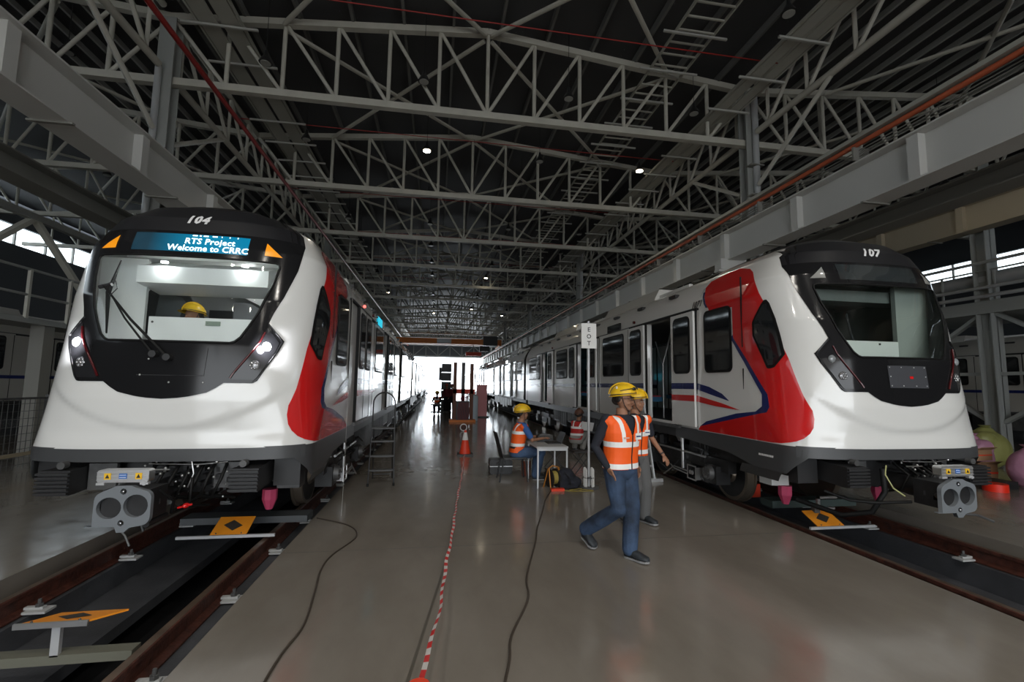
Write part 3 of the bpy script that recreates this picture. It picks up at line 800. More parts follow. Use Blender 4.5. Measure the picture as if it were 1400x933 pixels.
def build_cab_car(cx, YN, no, label, aisle, opens, lit):
    """cab car; origin at rail level under the nose; aisle = +1 / -1 side that faces the aisle"""
    t = thing('train_cab_car', label, 'train', (cx, YN, 0)); xo = (LT if cx < 0 else RT)-cx
    sh = nose_shell(t)
    # ---- black mask around windscreen, headlamp housings included
    m = MB(); K = UZ+MZ+GZ
    m.grid(front_patch(1.535, 1.70, lambda z: -lerp(z, MZ, MX), T(MZ, MX), .008, MZ, 30, .012))
    m.grid(front_patch(1.70, 2.115, lambda z: -lerp(z, UZ, UX), T(UZ, UX), .008, K, 40, .02))
    for s in (-1, 1):
        f1 = lambda z: s*lerp(z, UZ, UX); f2 = lambda z: s*lerp(z, GZ, GX)
        m.grid(front_patch(2.115, 3.05, f1, f2, .008, K, 8, .02))
    m.grid(front_patch(3.05, 3.69, lambda z: -lerp(z, UZ, UX), T(UZ, UX), .008, K, 40, .02))
    m.build('windscreen_surround', [blackp], t, smooth=50)
    m = MB(); m.grid(front_patch(3.36, 3.695, lambda z: -lerp(z, UZ, UX)+.004, lambda z: lerp(z, UZ, UX)-.004, .0105, K, 30, .02))
    m.build('crown_panel', [crownm], t, smooth=50)
    m = MB(); m.grid(front_patch(2.115, 3.05, lambda z: -lerp(z, GZ, GX), T(GZ, GX), .004, GZ, 30, .05))
    m.build('windscreen', wsglass if lit else wsglass_d, t, smooth=60)
    # rubber edge of the windscreen
    m = MB(); P = []
    zs = rows_between(2.115, 3.05, GZ, .05)
    for z in zs: x = lerp(z, GZ, GX); P.append((x, fyz(x, z)-.012, z))
    for i in range(1, 12): x = lerp(3.05, GZ, GX)*(1-i/6); P.append((x, fyz(x, 3.05)-.012, 3.05))
    for z in reversed(zs): x = -lerp(z, GZ, GX); P.append((x, fyz(x, z)-.012, z))
    for i in range(1, 12): x = lerp(2.115, GZ, GX)*(-1+i/6); P.append((x, fyz(x, 2.115)-.012, 2.115))
    P.append(P[0]); m.tube(P, .012, 6); m.build('windscreen_seal', rubber, t, smooth=60)
    # ---- headlamps
    for s in (-1, 1):
        HZ = [1.735, 1.76, 2.03, 2.14, 2.29]; HO = [.81, .83, .965, .995, .885]; HI = [.60, .60, .77, .83, .875]
        m = MB(); m.grid(front_patch(1.735, 2.29, lambda z: s*lerp(z, HZ, HI), lambda z: s*lerp(z, HZ, HO), .014, HZ, 8, .03))
        hl = m.build('headlamp', mat('headlamp_cover', (.02, .02, .022), .06, spec=.35), t, smooth=60)
        m = MB(); P = [(s*(lerp(z, HZ, HI)+.0), fyz(lerp(z, HZ, HI), z)-.02, z) for z in [1.75+.05*i for i in range(11)]]
        m.tube(P, .011, 6); m.build('red_light_guide', lensred, hl, smooth=60)
        P = [(s*lerp(z, UZ, [u-.012 for u in UX]), fyz(lerp(z, UZ, UX)-.012, z)-.010, z) for z in [1.71+.04*i for i in range(17)]]
        P = P+[(s*(lerp(2.35, UZ, UX)-.012), fyz(.88, 2.35)-.01, 2.35)]
        m = MB(); m.tube(P, .010, 6); m.build('housing_rim', blackp, hl, smooth=60)
        m = MB(); x, z = .885, 2.09; y = fyz(x, z); m.ball((s*x, y-.005, z), .05, .03, .05, 16, 8)
        m.build('main_beam_lamp', ledw if lit else mat('lamp_off', (.25, .27, .28), .1, coat=1), hl, smooth=60)
        x, z = .795, 1.885; y = fyz(x, z)
        m = MB(); m.ball((s*x, y-.002, z), .058, .022, .058, 16, 8); m.build('fog_lamp', mat('fog_glass', (.30, .30, .31), .12, metal=.6), hl, smooth=60)
        m = MB()
        for q in range(7):
            a = q*2*PI/6; rr = .032 if q < 6 else 0
            m.ball((s*x+rr*math.cos(a), y-.022, z+rr*math.sin(a)), .011, .008, .011, 8, 5)
        m.build('lamp_reflector', chrome, hl, smooth=60)
        if lit:
            l = bpy.data.lights.new('headlamp_light', 'SPOT'); l.energy = 12; l.spot_size = math.radians(100); l.shadow_soft_size = .05; l.color = (.92, .93, 1)
            o = bpy.data.objects.new('headlamp_light', l); COL.objects.link(o); o.parent = t; o.location = (s*.885, -.12+.14, 2.09); o.rotation_euler = (math.radians(84), 0, 0)
        # amber marker triangles at the top corners
        AZ = [3.13, 3.28]
        m = MB(); m.grid(front_patch(3.13, 3.285, lambda z: s*(.745-.0*(z-3.13)), lambda z: s*(.915-(z-3.13)*1.08), .014, (), 6, .03))
        m.build('amber_marker', amber if lit else mat('marker_clear', (.3, .3, .28), .1), t, smooth=60)
    # ---- destination display
    m = MB(); m.grid(front_patch(3.11, 3.325, lambda z: -.575, lambda z: .575, .012, (), 20, .03))
    dp = m.build('destination_display', screen if lit else mat('display_off', (.03, .036, .038), .12, coat=.6), t, smooth=60)
    onf = lambda cx_, cz, off=.013: (lambda a, b, c: Vector((cx_+a, fyz(cx_+a, cz+b)-off-c, cz+b)))
    if lit:
        text_obj('display_text', 'RTS Project', .098, texte, dp, onf(.19, 3.208, .02), bold=.002, spacing=1.05)
        text_obj('display_text', 'Welcome to CRRC', .098, texte, dp, onf(.185, 3.122, .02), bold=.002, spacing=1.02)
        m = MB()
        for x0, x1 in ((-.0, .05), (.07, .09), (.11, .16), (.20, .25), (.29, .30), (.37, .38), (.45, .46)):
            z = 3.302; m.grid([[(x, fyz(x, zz)-.018, zz) for x in (x0, x1)] for zz in (3.302, 3.317)])
        m.build('display_text', texte, dp)
    text_obj('fleet_number', no, .135 if no == '104' else .16, textw, t, onf(0, 3.47, .02), shear=.25 if no == '104' else .50, bold=.007, spacing=1.18)
    if not lit:
        m = MB(); m.grid(front_patch(1.755, 2.02, lambda z: -.265, lambda z: .275, .02, (), 8, .05)); pl = m.build('equipment_plate', mat('matt_plate', (.05, .052, .06), .5), t)
        m = MB()
        for (x, z) in [(-.24, 2.0), (-.08, 2.0), (.1, 2.0), (.25, 2.0), (-.24, 1.78), (-.08, 1.78), (.1, 1.78), (.25, 1.78), (-.24, 1.89), (.25, 1.89)]:
            m.ball((x, fyz(x, z)-.022, z), .008, .005, .008, 6, 4)
        m.build('bolt', silver, pl, smooth=60)
        m = MB(); m.grid(front_patch(1.865, 1.895, lambda z: .02, lambda z: .07, .024, (), 2, .02)); m.build('red_mark', red, pl)
    else:
        m = MB()
        for (x, z) in [(.05, 1.70), (.36, 1.70), (-.16, 1.93), (-.22, 1.77)]: m.ball((x, fyz(x, z)-.01, z), .010, .006, .010, 8, 5)
        m.build('bolt', silver, t, smooth=60)
        m = MB()
        pts = [(.5-.0, 1.83)]
        P = [(.12, 1.80), (.36, 1.80)]
        m.tube([(-.25, fyz(-.25, 1.77)-.009, 1.77), (.36, fyz(.36, 1.77)-.009, 1.77), (.37, fyz(.37, 2.05)-.009, 2.05)], .004, 5); m.build('hatch_joint', blackm, t)
    # ---- wiper
    wy = lambda x, z, o=.06: (x, fyz(x, z)-o, z)
    if lit:
        m = MB(); m.tube([wy(.02, 1.96), wy(-.34, 2.32, .09), wy(-.70, 2.68, .07)], [.015, .013, .010], 6); w = m.build('wiper_arm', rubber, t, smooth=60)
        m = MB(); m.tube([wy(-.11, 1.985), wy(-.40, 2.33, .08), wy(-.66, 2.66, .06)], [.012, .010, .008], 6); m.build('drag_link', rubber, w, smooth=60)
        m = MB(); m.tube([wy(-.58, 2.18, .03), wy(-.64, 2.6, .045), wy(-.62, 2.97, .03)], [.010, .028, .008], 6, sx=1, sy=.7); m.build('wiper_blade', rubber, w, smooth=60)
        m = MB()
        for x, z in ((.03, 1.95), (-.1, 1.98)): m.tube([wy(x, z, 0), wy(x, z, .08)], .035, 12)
        m.tube([wy(-.74, 2.66), wy(-.62, 2.69)], .02, 8); m.build('wiper_pivot', blackm, w, smooth=60)
        m = MB(); m.tube([wy(-.66, 2.70), wy(-.56, 2.72, .1), wy(-.52, 2.64, .1), wy(-.60, 2.56, .07)], .005, 5); m.build('washer_hose', blackm, w, smooth=60)
    # ---- livery on both sides
    RZ = [1.05, 1.06, 1.08, 1.10, 1.14, 1.20, 1.27, 1.37, 1.47, 1.65, 2.11, 2.5, 2.85, 3.2, 3.37, 3.45, 3.53]
    RA0 = [.62, .47, .37, .31, .255, .222, .207, .208, .225, .30, .455, .61, .75, .95, 1.10, 1.22, 1.5]
    BZ = [1.05, 1.11, 1.39, 1.42, 1.49, 1.65, 2.19, 2.45, 2.905, 2.915, 2.98, 3.08, 3.385, 3.48, 3.53]
    BB = [2.27, 2.22, .86, .70, .655, .69, 1.13, 1.345, 1.36, 1.93, 1.95, 2.06, 2.27, 2.2, 1.75]
    for s in (-1, 1):
        RA = RA0 if s == aisle else [min(a+.42, lerp(z, BZ, BB)-.02) for z, a in zip(RZ, RA0)]
        m = MB(); m.grid(side_patch(1.05, 3.53, T(RZ, RA), T(BZ, BB), .006, s, RZ+BZ, 26, .03)); m.build('red_panel', red, t, smooth=50)
        QZ = [1.11, 1.2, 1.37, 1.42, 1.5, 1.65, 2.19, 2.45, 2.5]; QW = [.0, .26, .34, .20, .12, .09, .08, .06, .0]
        m = MB(); m.grid(side_patch(1.11, 2.5, T(BZ, BB), lambda z: lerp(z, BZ, BB)+lerp(z, QZ, QW), .0065, s, BZ+QZ, 5, .03)); m.build('blue_edge', blue, t, smooth=50)
        m = MB(); m.grid(side_patch(3.0, 3.3, lambda z: lerp(z, BZ, BB), lambda z: lerp(z, BZ, BB)+.05, .0065, s, BZ, 3, .03)); m.build('blue_edge', blue, t, smooth=50)
        # tapering stripes on the cab side
        m = MB(); m.grid(side_patch(1.54, 1.80, lambda z: lerp(z, [1.54, 1.64, 1.74, 1.80], [1.45, 1.62, 1.95, 2.30]), lambda z: lerp(z, [1.54, 1.62, 1.70, 1.80], [1.47, 1.9, 2.30, 2.30]), .0065, s, (1.62, 1.64, 1.70, 1.74), 6, .02)); m.build('blue_stripe', blue, t)
        m = MB(); m.grid(side_patch(1.42, 1.60, lambda z: lerp(z, [1.42, 1.5, 1.60], [1.22, 1.62, 2.30]), lambda z: lerp(z, [1.42, 1.45, 1.50, 1.60], [1.24, 1.8, 2.30, 2.30]), .0065, s, (1.45, 1.5), 6, .02)); m.build('red_stripe', red, t)
        # quarter window
        WZ = [1.985, 2.0, 2.16, 2.43, 2.62, 2.85, 2.90]; WA = [.655, .60, .485, .545, .595, .69, .73]; WB = [.69, .71, .79, .93, .935, .80, .765]
        m = MB(); m.grid(side_patch(1.985, 2.9, T(WZ, WA), T(WZ, WB), .014, s, WZ, 8, .03)); qw = m.build('quarter_window', rubber, t, smooth=60)
        WA2 = [a+.035 for a in WA]; WB2 = [b-.035 for b in WB]
        m = MB(); m.grid(side_patch(2.03, 2.84, lambda z: min(lerp(z, WZ, WA2), lerp(z, WZ, WB2)-.002), lambda z: lerp(z, WZ, WB2), .018, s, WZ, 8, .03)); m.build('pane', winglass, qw, smooth=60)
        win_part(1.375, 1.96, 2.06, 2.94, 1.346, s, t, 'cab_side_window')
        m = MB(); m.box(min(s*1.33, s*1.352), 1.14, 1.1, max(s*1.33, s*1.352), 1.152, 2.0); m.box(min(s*1.33, s*1.352), 1.14, 2.3, max(s*1.33, s*1.352), 1.152, 3.3); m.build('panel_joint', rubber, t)
        m = MB(); m.box(min(s*1.33, s*1.356), 2.285, 1.08, max(s*1.33, s*1.356), 2.30, 3.0); m.build('panel_joint', rubber, t)
        # skirts
        SZ = [.68, .93, 1.045]
        m = MB(); rows = []
        for z in (.70, .78, .9, 1.0, 1.05):
            s_start = .17 if z > .93 else lerp(z, [.7, .93], [.42, .20]); r = []
            for i in range(33):
                q = s_start+(3.0-s_start)*(i/32)**1.5; x = sxz(q, z)-.004 if q < 1 else 1.351; zl = lerp(q, [0, 1.0, 1.5, 2.6], [.70, .70, .80, .86]); zz = zl+(1.05-zl)*(z-.70)/.35; r.append((s*x, q, zz))
            rows.append(r)
        m.grid(rows); m.build('side_skirt', skirtm, t, smooth=50)
        m = MB(); rows = []
        for z, ins in ((.56, .10), (.62, .06), (.70, .02)):
            r = []
            for i in range(15):
                q = .50+.75*i/14; x = sxz(q, 1.0)-ins; r.append((s*x, q+(.70-z)*1.2, z))
            rows.append(r)
        m.grid(rows); m.build('lower_skirt', skirtm, t, smooth=50)
        m = MB(); m.box(min(s*1.28, s*1.30), 3.0, .86, max(s*1.28, s*1.30), CARL-.3, 1.05); m.build('sole_bar', blackm, t)
    # front skirt band
    m = MB(); m.grid([[(x, fyz(x, 1.0)+.002 if abs(x) < 1.3 else fyz(x, 1.0), z) for x in [-1.3+2.6*i/40 for i in range(41)]] for z in (.915, .93, 1.0, 1.05)])
    m.grid([[(x, fyz(x, 1.0)+.002+d, .915) for x in [-1.3+2.6*i/40 for i in range(41)]] for d in (0, .25)])
    m.build('front_skirt', skirtm, t, smooth=50)
    # maker's lettering band (small unreadable white marks on the skirt)
    if not lit:
        m = MB()
        for k in range(9): m.box(-1.357, .62+.03*k, .86, -1.353, .64+.03*k, .885)
        m.build('skirt_lettering', textw, t)
        text_obj('car_number', '1071', .15, textk, t, lambda a, b, c: Vector((-(1.356-max(0, (3.06+b-3.02))*.33), 2.28-a, 3.055+b)), bold=.006)
    # ---- anti-climber buffers
    for s in (-1, 1):
        m = MB(); m.box(s*.83-.13, -.04, .62, s*.83+.13, .06, .85)
        for k in range(6): m.box(s*.83-.135, -.075, .635+k*.036, s*.83+.135, -.03, .655+k*.036)
        m.prism([(.06, .62), (.06, .85), (.75, .90), (.75, .66)], 'x', s*.83-.12, s*.83+.12)
        m.box(s*.83-.12, .75, .66, s*.83+.12, 1.4, .9)
        bf = m.build('buffer', blackm, t)
        m = MB(); m.tube([(s*.80, -.02, .895), (s*.80, .05, .895)], .035, 12); m.build('bolt', undergrey, bf, smooth=50)
        m = MB(); m.box(min(s*.45, s*.70), .2, .62, max(s*.45, s*.70), .24, .88); m.build('side_plate', undergrey, bf)
        m = MB(); m.box(min(s*.98, s*1.25), .35, .60, max(s*.98, s*1.25), .5, .9); m.build('gusset', blackm, bf)
    # dark mass of equipment behind the buffers
    m = MB(); m.box(-1.1, .7, .62, 1.1, 3.0, 1.02); m.box(-.45, .35, .55, .45, .7, .92); m.build('front_underframe', under, t)
    m = MB(); rnd = random.Random(3)
    for k in range(60):
        x, z = rnd.uniform(-.15, .62), rnd.uniform(.5, .95); w = rnd.uniform(.015, .06); y = rnd.uniform(.08, .4)
        m.box(x, y, z, x+w, y+rnd.uniform(.05, .3), z+rnd.uniform(.015, .06))
    m.build('pneumatic_valves', under, t)
    m = MB()
    for k in range(26):
        x, z, y = rnd.uniform(-.2, .65), rnd.uniform(.5, .95), rnd.uniform(.02, .15); m.ball((x, y, z), rnd.uniform(.008, .016), None, None, 7, 5)
    m.tube([(-.1, .08, .89), (.35, .06, .88), (.62, .08, .90)], .007, 6); m.tube([(.30, .05, .92), (.34, .02, .8), (.28, .05, .66)], .007, 6)
    m.tube([(-.1, .02, .84), (.12, .02, .84)], .008, 6); m.build('fittings', silver, t, smooth=60)
    for k in range(7):
        x = -.1+k*.11; m = MB(); m.tube([(x, .25, .9), (x+.03, .02-.02*(k % 3), .74), (x-.05, .05, .58), (x+.06, .3, .5)], .016, 7); m.build('hose', rubber, t, smooth=60)
    # ---- automatic coupler
    z0 = .60; yc = -.42
    cu = bpy.data.curves.new('plate', 'CURVE'); cu.dimensions = '2D'; cu.fill_mode = 'BOTH'; cu.extrude = .022
    def spl(P):
        sp = cu.splines.new('POLY'); sp.points.add(len(P)-1)
        for i, p in enumerate(P): sp.points[i].co = (p[0], p[1], 0, 1)
        sp.use_cyclic_u = True
    out = [(-.225, -.16), (-.225, .06)]+[(-.225+.075-.075*math.cos(a), .06+.075*math.sin(a)) for a in (.4, .8, 1.2)]+[(-.10, .165), (-.06, .185), (.06, .185), (.10, .165)]
    out += [(.155+.07*math.sin(a), .075+.07*math.cos(a)) for a in (.1, .5, .9, 1.3, 1.57)]+[(.225, -.08)]+[(.155+.07*math.cos(a), -.09-.07*math.sin(a)) for a in (.3, .7, 1.1, 1.5)]+[(.07, -.175), (.03, -.215), (-.03, -.215), (-.05, -.165), (-.28, -.165), (-.28, -.155)]
    spl(out)
    circ = lambda cx_, cz, rx, rz, n=24: [(cx_+rx*math.cos(2*PI*i/n), cz+rz*math.sin(2*PI*i/n)) for i in range(n)]
    spl(circ(-.105, -.005, .098, .092)); spl(circ(.105, .01, .098, .098)); spl(circ(0, .135, .026, .026, 12)); spl(circ(0, -.135, .026, .026, 12))
    co = bpy.data.objects.new('plate', cu); COL.objects.link(co); dg = bpy.context.evaluated_depsgraph_get()
    me = bpy.data.meshes.new_from_object(co.evaluated_get(dg)); bpy.data.objects.remove(co); me.name = 'coupler_face'
    for v in me.vertices: v.co = Vector((v.co.x, yc+v.co.z, z0+v.co.y))
    me.materials.clear(); me.materials.append(couplerm)
    cp = bpy.data.objects.new('coupler_face', me); COL.objects.link(cp); cp.parent = t
    m = MB()
    for x in (-.105, .105):
        m.grid([[(x+(.098-.03*j/3)*math.cos(2*PI*i/24), yc+.02+.05*j, z0+.002+(.095-.03*j/3)*math.sin(2*PI*i/24)) for i in range(25)] for j in range(4)])
        m.tube([(x, yc+.17, z0), (x, yc+.19, z0)], .09, 20)
    m.build('funnel', mat('funnel_steel', (.10, .10, .105), .3, metal=.7), cp, smooth=50)
    m = MB(); m.box(.03, yc+.03, z0-.05, .07, yc+.05, z0+.05); m.ball((.0, yc-.02, z0+.135), .014, None, None, 8, 6); m.ball((.0, yc-.02, z0-.135), .014, None, None, 8, 6)
    m.box(-.19, yc+.05, z0-.05, -.03, yc+.09, z0-.01)
    m.build('hook_plate', chrome, cp, smooth=50)
    m = MB(); m.box(-.19, yc+.02, z0-.13, .19, yc+.3, z0+.14); m.tube([(0, yc+.2, z0), (0, 1.0, z0+.05)], [.11, .10], 14)
    m.tube([(.16, yc+.05, z0-.17), (.16, yc+.35, z0-.17)], .03, 10); m.build('coupler_head', under, cp, smooth=40)
    m = MB(); m.prism(rrect(-.215, z0+.215, .195, z0+.325, .025), 'y', yc-.03, yc+.06); eh = m.build('electric_head', silver, cp)
    m = MB(); m.box(-.215, yc-.035, z0+.195, -.15, yc, z0+.215); m.box(.13, yc-.035, z0+.195, .195, yc, z0+.215); m.tube([(.165, yc-.04, z0+.205), (.165, yc-.03, z0+.205)], .018, 8)
    for j in range(3): m.box(-.215, yc-.034, z0+.235+j*.033, .195, yc-.03, z0+.240+j*.033)
    m.build('electric_head_lug', alupaint, cp)
    m = MB()
    for x in (-.13, .115): m.box(x-.026, yc-.036, z0+.243, x+.026, yc-.031, z0+.297)
    lb = m.build('warning_label', mat('label_yellow', (.85, .5, .02), .5), cp)
    m = MB()
    for x in (-.13, .115):
        m.prism([(x-.017, z0+.254), (x+.017, z0+.254), (x, z0+.288)], 'y', yc-.038, yc-.036)
    m.build('triangle_mark', textk, cp)
    m = MB(); m.box(-.04, yc-.036, z0+.248, .022, yc-.031, z0+.293); m.build('blue_label', mat('label_blue', (.03, .14, .45), .5), cp)
    m = MB()
    for j in range(2): m.box(-.036, yc-.038, z0+.258+j*.02, .018, yc-.036, z0+.262+j*.02)
    m.build('label_line', textw, cp)
    m = MB()
    if lit: m.tube([(-.02, yc, z0-.19), (.05, yc-.03, z0-.24), (.09, yc-.03, z0-.33)], .009, 6); m.tube([(.09, yc+.1, z0-.16), (.12, yc+.1, z0-.24)], .012, 6); m.tube([(-.01, yc+.02, z0-.17), (.10, yc+.02, z0-.15)], .022, 8)
    else: m.tube([(.03, yc, z0-.18), (.2, yc-.03, z0-.19), (.34, yc-.08, z0-.25)], .013, 6)
    m.build('release_handle', undergrey, cp, smooth=60)
    m = MB(); m.tube([(.22, yc+.1, z0+.12), (.30, yc+.2, z0+.0), (.26, yc+.25, z0-.12), (.35, .15, z0-.05)], .016, 7); m.tube([(.3, .1, .8), (.36, -.05, .7), (.34, -.02, .5), (.42, .2, .45)], .014, 7); m.build('air_hose', rubber, cp, smooth=60)
    m = MB(); m.ball((.37, yc+.28, z0-.07), .03, .05, .025, 8, 5); m.tube([(.30, yc+.28, z0-.09), (.42, yc+.28, z0-.06)], .012, 6); m.build('isolating_cock', red, cp, smooth=60)
    if not lit:
        m = MB(); m.tube([(-.42, -.02, .86), (-.55, -.12, .78), (-.5, -.16, .64), (-.40, -.2, .56)], .008, 6); m.build('earth_wire', mat('wire_yellow', (.45, .45, .2), .5), t, smooth=60)
        m = MB(); m.tube([(-.34, .1, .80), (-.38, .05, .55), (-.46, .15, .30), (-.62, .4, .20), (-.9, .8, .30)], .032, 8); m.tube([(-.95, .3, .52), (-.75, .15, .44), (-.5, .05, .43), (-.2, -.1, .47)], .016, 8); m.build('black_cable', rubber, t, smooth=60)
    # sand pipes wrapped with pink film ahead of the wheels
    for s in (-1, 1):
        m = MB(); m.box(xo+s*.86-.13, 1.06, .42, xo+s*.86+.13, 1.3, .66); m.build('rail_guard', undergrey if lit else paperw, t)
        m = MB(); px0 = .66 if s > 0 else -.80; m.tube([(xo+px0, 1.05, .42), (xo+px0, 1.05, .30), (xo+px0, 1.05, .18)], [.085, .085, .04], 8); m.build('pink_wrap', pinkm, t)
    # ---- body behind the nose
    for s in (-1, 1):
        ops = opens if s == aisle else []
        wall_with_doors(t, 2.3, CARL, s, ops, white); doors_and_windows(t, s, ops)
    roof_shell(t, 2.3, CARL); roof_gear(t)
    m = MB(); prof = [p for p in body_profile()]; full = [(x, z) for x, z in prof]+[(-x, z) for x, z in reversed(prof[:-1])]
    m.prism(full, 'y', CARL-.02, CARL); m.build('end_wall', cabgrey, t)
    # transition of the black crown onto the roof
    m = MB()
    rows = []
    for s_, wv, zz in ((1.15, .80, .012), (1.8, .78, .02), (2.6, .70, .02), (3.4, .55, .01), (4.0, .35, .005)):
        r = []
        for i in range(17):
            x = -wv+2*wv*i/16; zt = 3.74; a = abs(x)
            zb = lerp(a, [0, .25, .5, .76, .94], [3.74, 3.735, 3.72, 3.68, 3.60]); zn = 3.89-.0*a
            zn = lerp(a, [.02, .35, .57, .81, 1.07], [3.89, 3.87, 3.81, 3.695, 3.535]); k = smooth01((s_-2.0)/2.0)
            r.append((x, s_, (zn+.004)*(1-k)+(zb+.02)*k))
        rows.append(r)
    m.grid(rows); m.build('crown_fairing', crownm, t, smooth=60)
    interior(t, 2.4, CARL-.1)
    # ---- cab interior seen through the windscreen
    m = MB(); m.box(-1.2, .35, 1.04, 1.2, 2.25, 1.1); m.build('cab_floor', cabgrey, t)
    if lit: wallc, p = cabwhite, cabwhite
    else: wallc, p = mat('cab_dim', (.24, .26, .245), .6), mat('cab_panel_grey', (.78, .82, .79), .6)  # dimness of the unlit cab put into its wall colour
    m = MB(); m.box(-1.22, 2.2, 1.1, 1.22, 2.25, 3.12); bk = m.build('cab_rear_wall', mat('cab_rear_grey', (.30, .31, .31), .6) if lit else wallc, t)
    m = MB(); m.box(-.55, 2.17, 1.9, -.12, 2.2, 2.9) if not lit else m.box(-.62, 2.17, 2.0, -.02, 2.2, 2.75); m.build('cab_door_window', cabdark, bk)
    for s in (-1, 1):
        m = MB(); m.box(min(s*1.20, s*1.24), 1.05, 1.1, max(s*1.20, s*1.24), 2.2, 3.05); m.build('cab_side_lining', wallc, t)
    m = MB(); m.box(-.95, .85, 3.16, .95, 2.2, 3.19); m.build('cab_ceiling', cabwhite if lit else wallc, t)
    if lit:
        m = MB(); m.box(-.46, .50, 2.08, .62, .56, 2.42); db = m.build('desk_panel', cabwhite, t)
        m = MB(); m.box(.12, .488, 2.335, .27, .50, 2.385); m.build('panel_label', mat('label_green', (.2, .25, .2), .5), db)
        m = MB()
        for x in (-.42, .14): m.ball((x, .495, 2.36), .013, .008, .013, 8, 5)
        m.build('screw', undergrey, db)
        m = MB(); m.prism([(.50, 2.80), (.50, 2.99), (.95, 3.14), (.95, 2.74)], 'x', -.62, .74); oh = m.build('overhead_console', cabwhite, t)
        m = MB(); m.box(-1.08, .66, 2.05, -.60, .70, 3.1); m.build('side_cabinet', mat('cab_side_grey', (.60, .62, .61), .5), t)
        for x in (-.33, .50):
            m = MB(); m.tube([(x, .46, 3.035), (x, .46, 3.02)], .035, 14); m.build('cab_lamp', cablamp, t)
            l = bpy.data.lights.new('cab_light', 'POINT'); l.energy = 9; l.shadow_soft_size = .04; l.color = (.96, 1, 1)
            o = bpy.data.objects.new('cab_light', l); COL.objects.link(o); o.parent = t; o.location = (x, .50, 2.97)
        m = MB(); m.prism([(-.94, 2.3), (-.52, 2.3), (-.42, 2.72), (-.50, 2.84), (-.84, 2.95), (-.94, 2.84)], 'y', 1.30, 1.34); mo = m.build('control_screen', cabdark, t)
        m = MB(); m.prism([(-.84, 2.50), (-.56, 2.50), (-.50, 2.71), (-.55, 2.77), (-.80, 2.84)], 'y', 1.285, 1.30); m.build('screen_face', mat('screen_grey', (.12, .13, .135), .2), mo)
        m = MB(); m.prism([(-.35, 3.05), (.98, 3.05), (.98, 2.5), (.78, 2.5)], 'y', 1.92, 1.95); wp = m.build('reflected_window_shape', cabwhite, t)  # sloped white shape standing in for the bright reflected side window
        m = MB(); m.prism([(.30, 2.97), (.74, 2.82), (.72, 2.74), (.28, 2.89)], 'y', 1.90, 1.92); m.build('dark_strip', cabdark, wp)
        m = MB(); m.prism([(-.1, 2.5), (-.1, 2.80), (.1, 2.80), (.62, 2.5)], 'y', 1.7, 1.74); m.build('cab_cupboard', mat('cab_mid', (.10, .105, .11), .5), t)
        m = MB()
        for x in (-.12, .12): m.tube([(x, 1.2, 2.93), (x, 1.2, 2.83), (x+.16, 1.2, 2.82), (x+.17, 1.2, 2.93)], .010, 6)
        m.build('grab_strap', silver, t, smooth=60)
        l = bpy.data.lights.new('cab_light', 'POINT'); l.energy = 6; l.shadow_soft_size = .1
        o = bpy.data.objects.new('cab_light', l); COL.objects.link(o); o.parent = t; o.location = (.2, 1.3, 3.1)
    else:
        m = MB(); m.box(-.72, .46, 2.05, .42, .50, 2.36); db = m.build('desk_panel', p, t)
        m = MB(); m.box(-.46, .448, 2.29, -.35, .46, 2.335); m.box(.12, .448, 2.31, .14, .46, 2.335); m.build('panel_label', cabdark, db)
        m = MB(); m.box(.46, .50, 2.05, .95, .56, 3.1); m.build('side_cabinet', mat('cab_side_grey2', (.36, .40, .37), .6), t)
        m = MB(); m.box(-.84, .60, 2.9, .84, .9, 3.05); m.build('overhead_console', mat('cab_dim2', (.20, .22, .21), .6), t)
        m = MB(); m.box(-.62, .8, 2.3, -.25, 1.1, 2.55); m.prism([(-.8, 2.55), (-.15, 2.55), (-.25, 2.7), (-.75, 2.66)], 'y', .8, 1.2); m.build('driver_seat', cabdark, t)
        m = MB(); m.tube([(-.1, .7, 2.75), (-.05, .7, 2.5), (.0, .7, 2.35)], .015, 6); m.build('microphone', cabdark, t)
    # ---- running gear
    bogie(t, 3.3, xo); bogie(t, 13.9, xo, far=True)
    under_gear(t, 5.2, 12.2, 0)
    return t

def build_plain_car(cx, Y, label, wt, opens, aisle, group, xo, rich=False):
    t = thing('train_car', label, 'train', (cx, Y, 0), 0, group)
    for s in (-1, 1):
        ops = opens if s == aisle else []
        wall_with_doors(t, .25, CARL, s, ops, wt); doors_and_windows(t, s, ops, .3, CARL, wt=wt)
    win_part(.9, 1.97, 2.3, 2.95, 1.343, aisle, t)
    roof_shell(t, .25, CARL, wt); roof_gear(t, 1.6)
    m = MB(); prof = [(x-.02, z-.02) for x, z in body_profile()]; full = prof+[(-x, z) for x, z in reversed(prof[:-1])]
    m.prism(full, 'y', .25, .27); m.prism(full, 'y', CARL-.02, CARL); m.build('end_wall', blackm, t)
    m = MB(); full2 = [(x*.86, 1.0+(z-1.04)*.96) for x, z in full]; m.prism(full2, 'y', -.25, .27); m.build('gangway_bellows', rubber, t)
    m = MB(); m.box(-1.2, .3, .86, 1.2, CARL-.1, 1.04); m.build('underframe', blackm, t)
    bogie(t, 2.9, xo, far=True); bogie(t, 14.3, xo, far=True); under_gear(t, 4.6, 12.6, xo, rich)
    return t

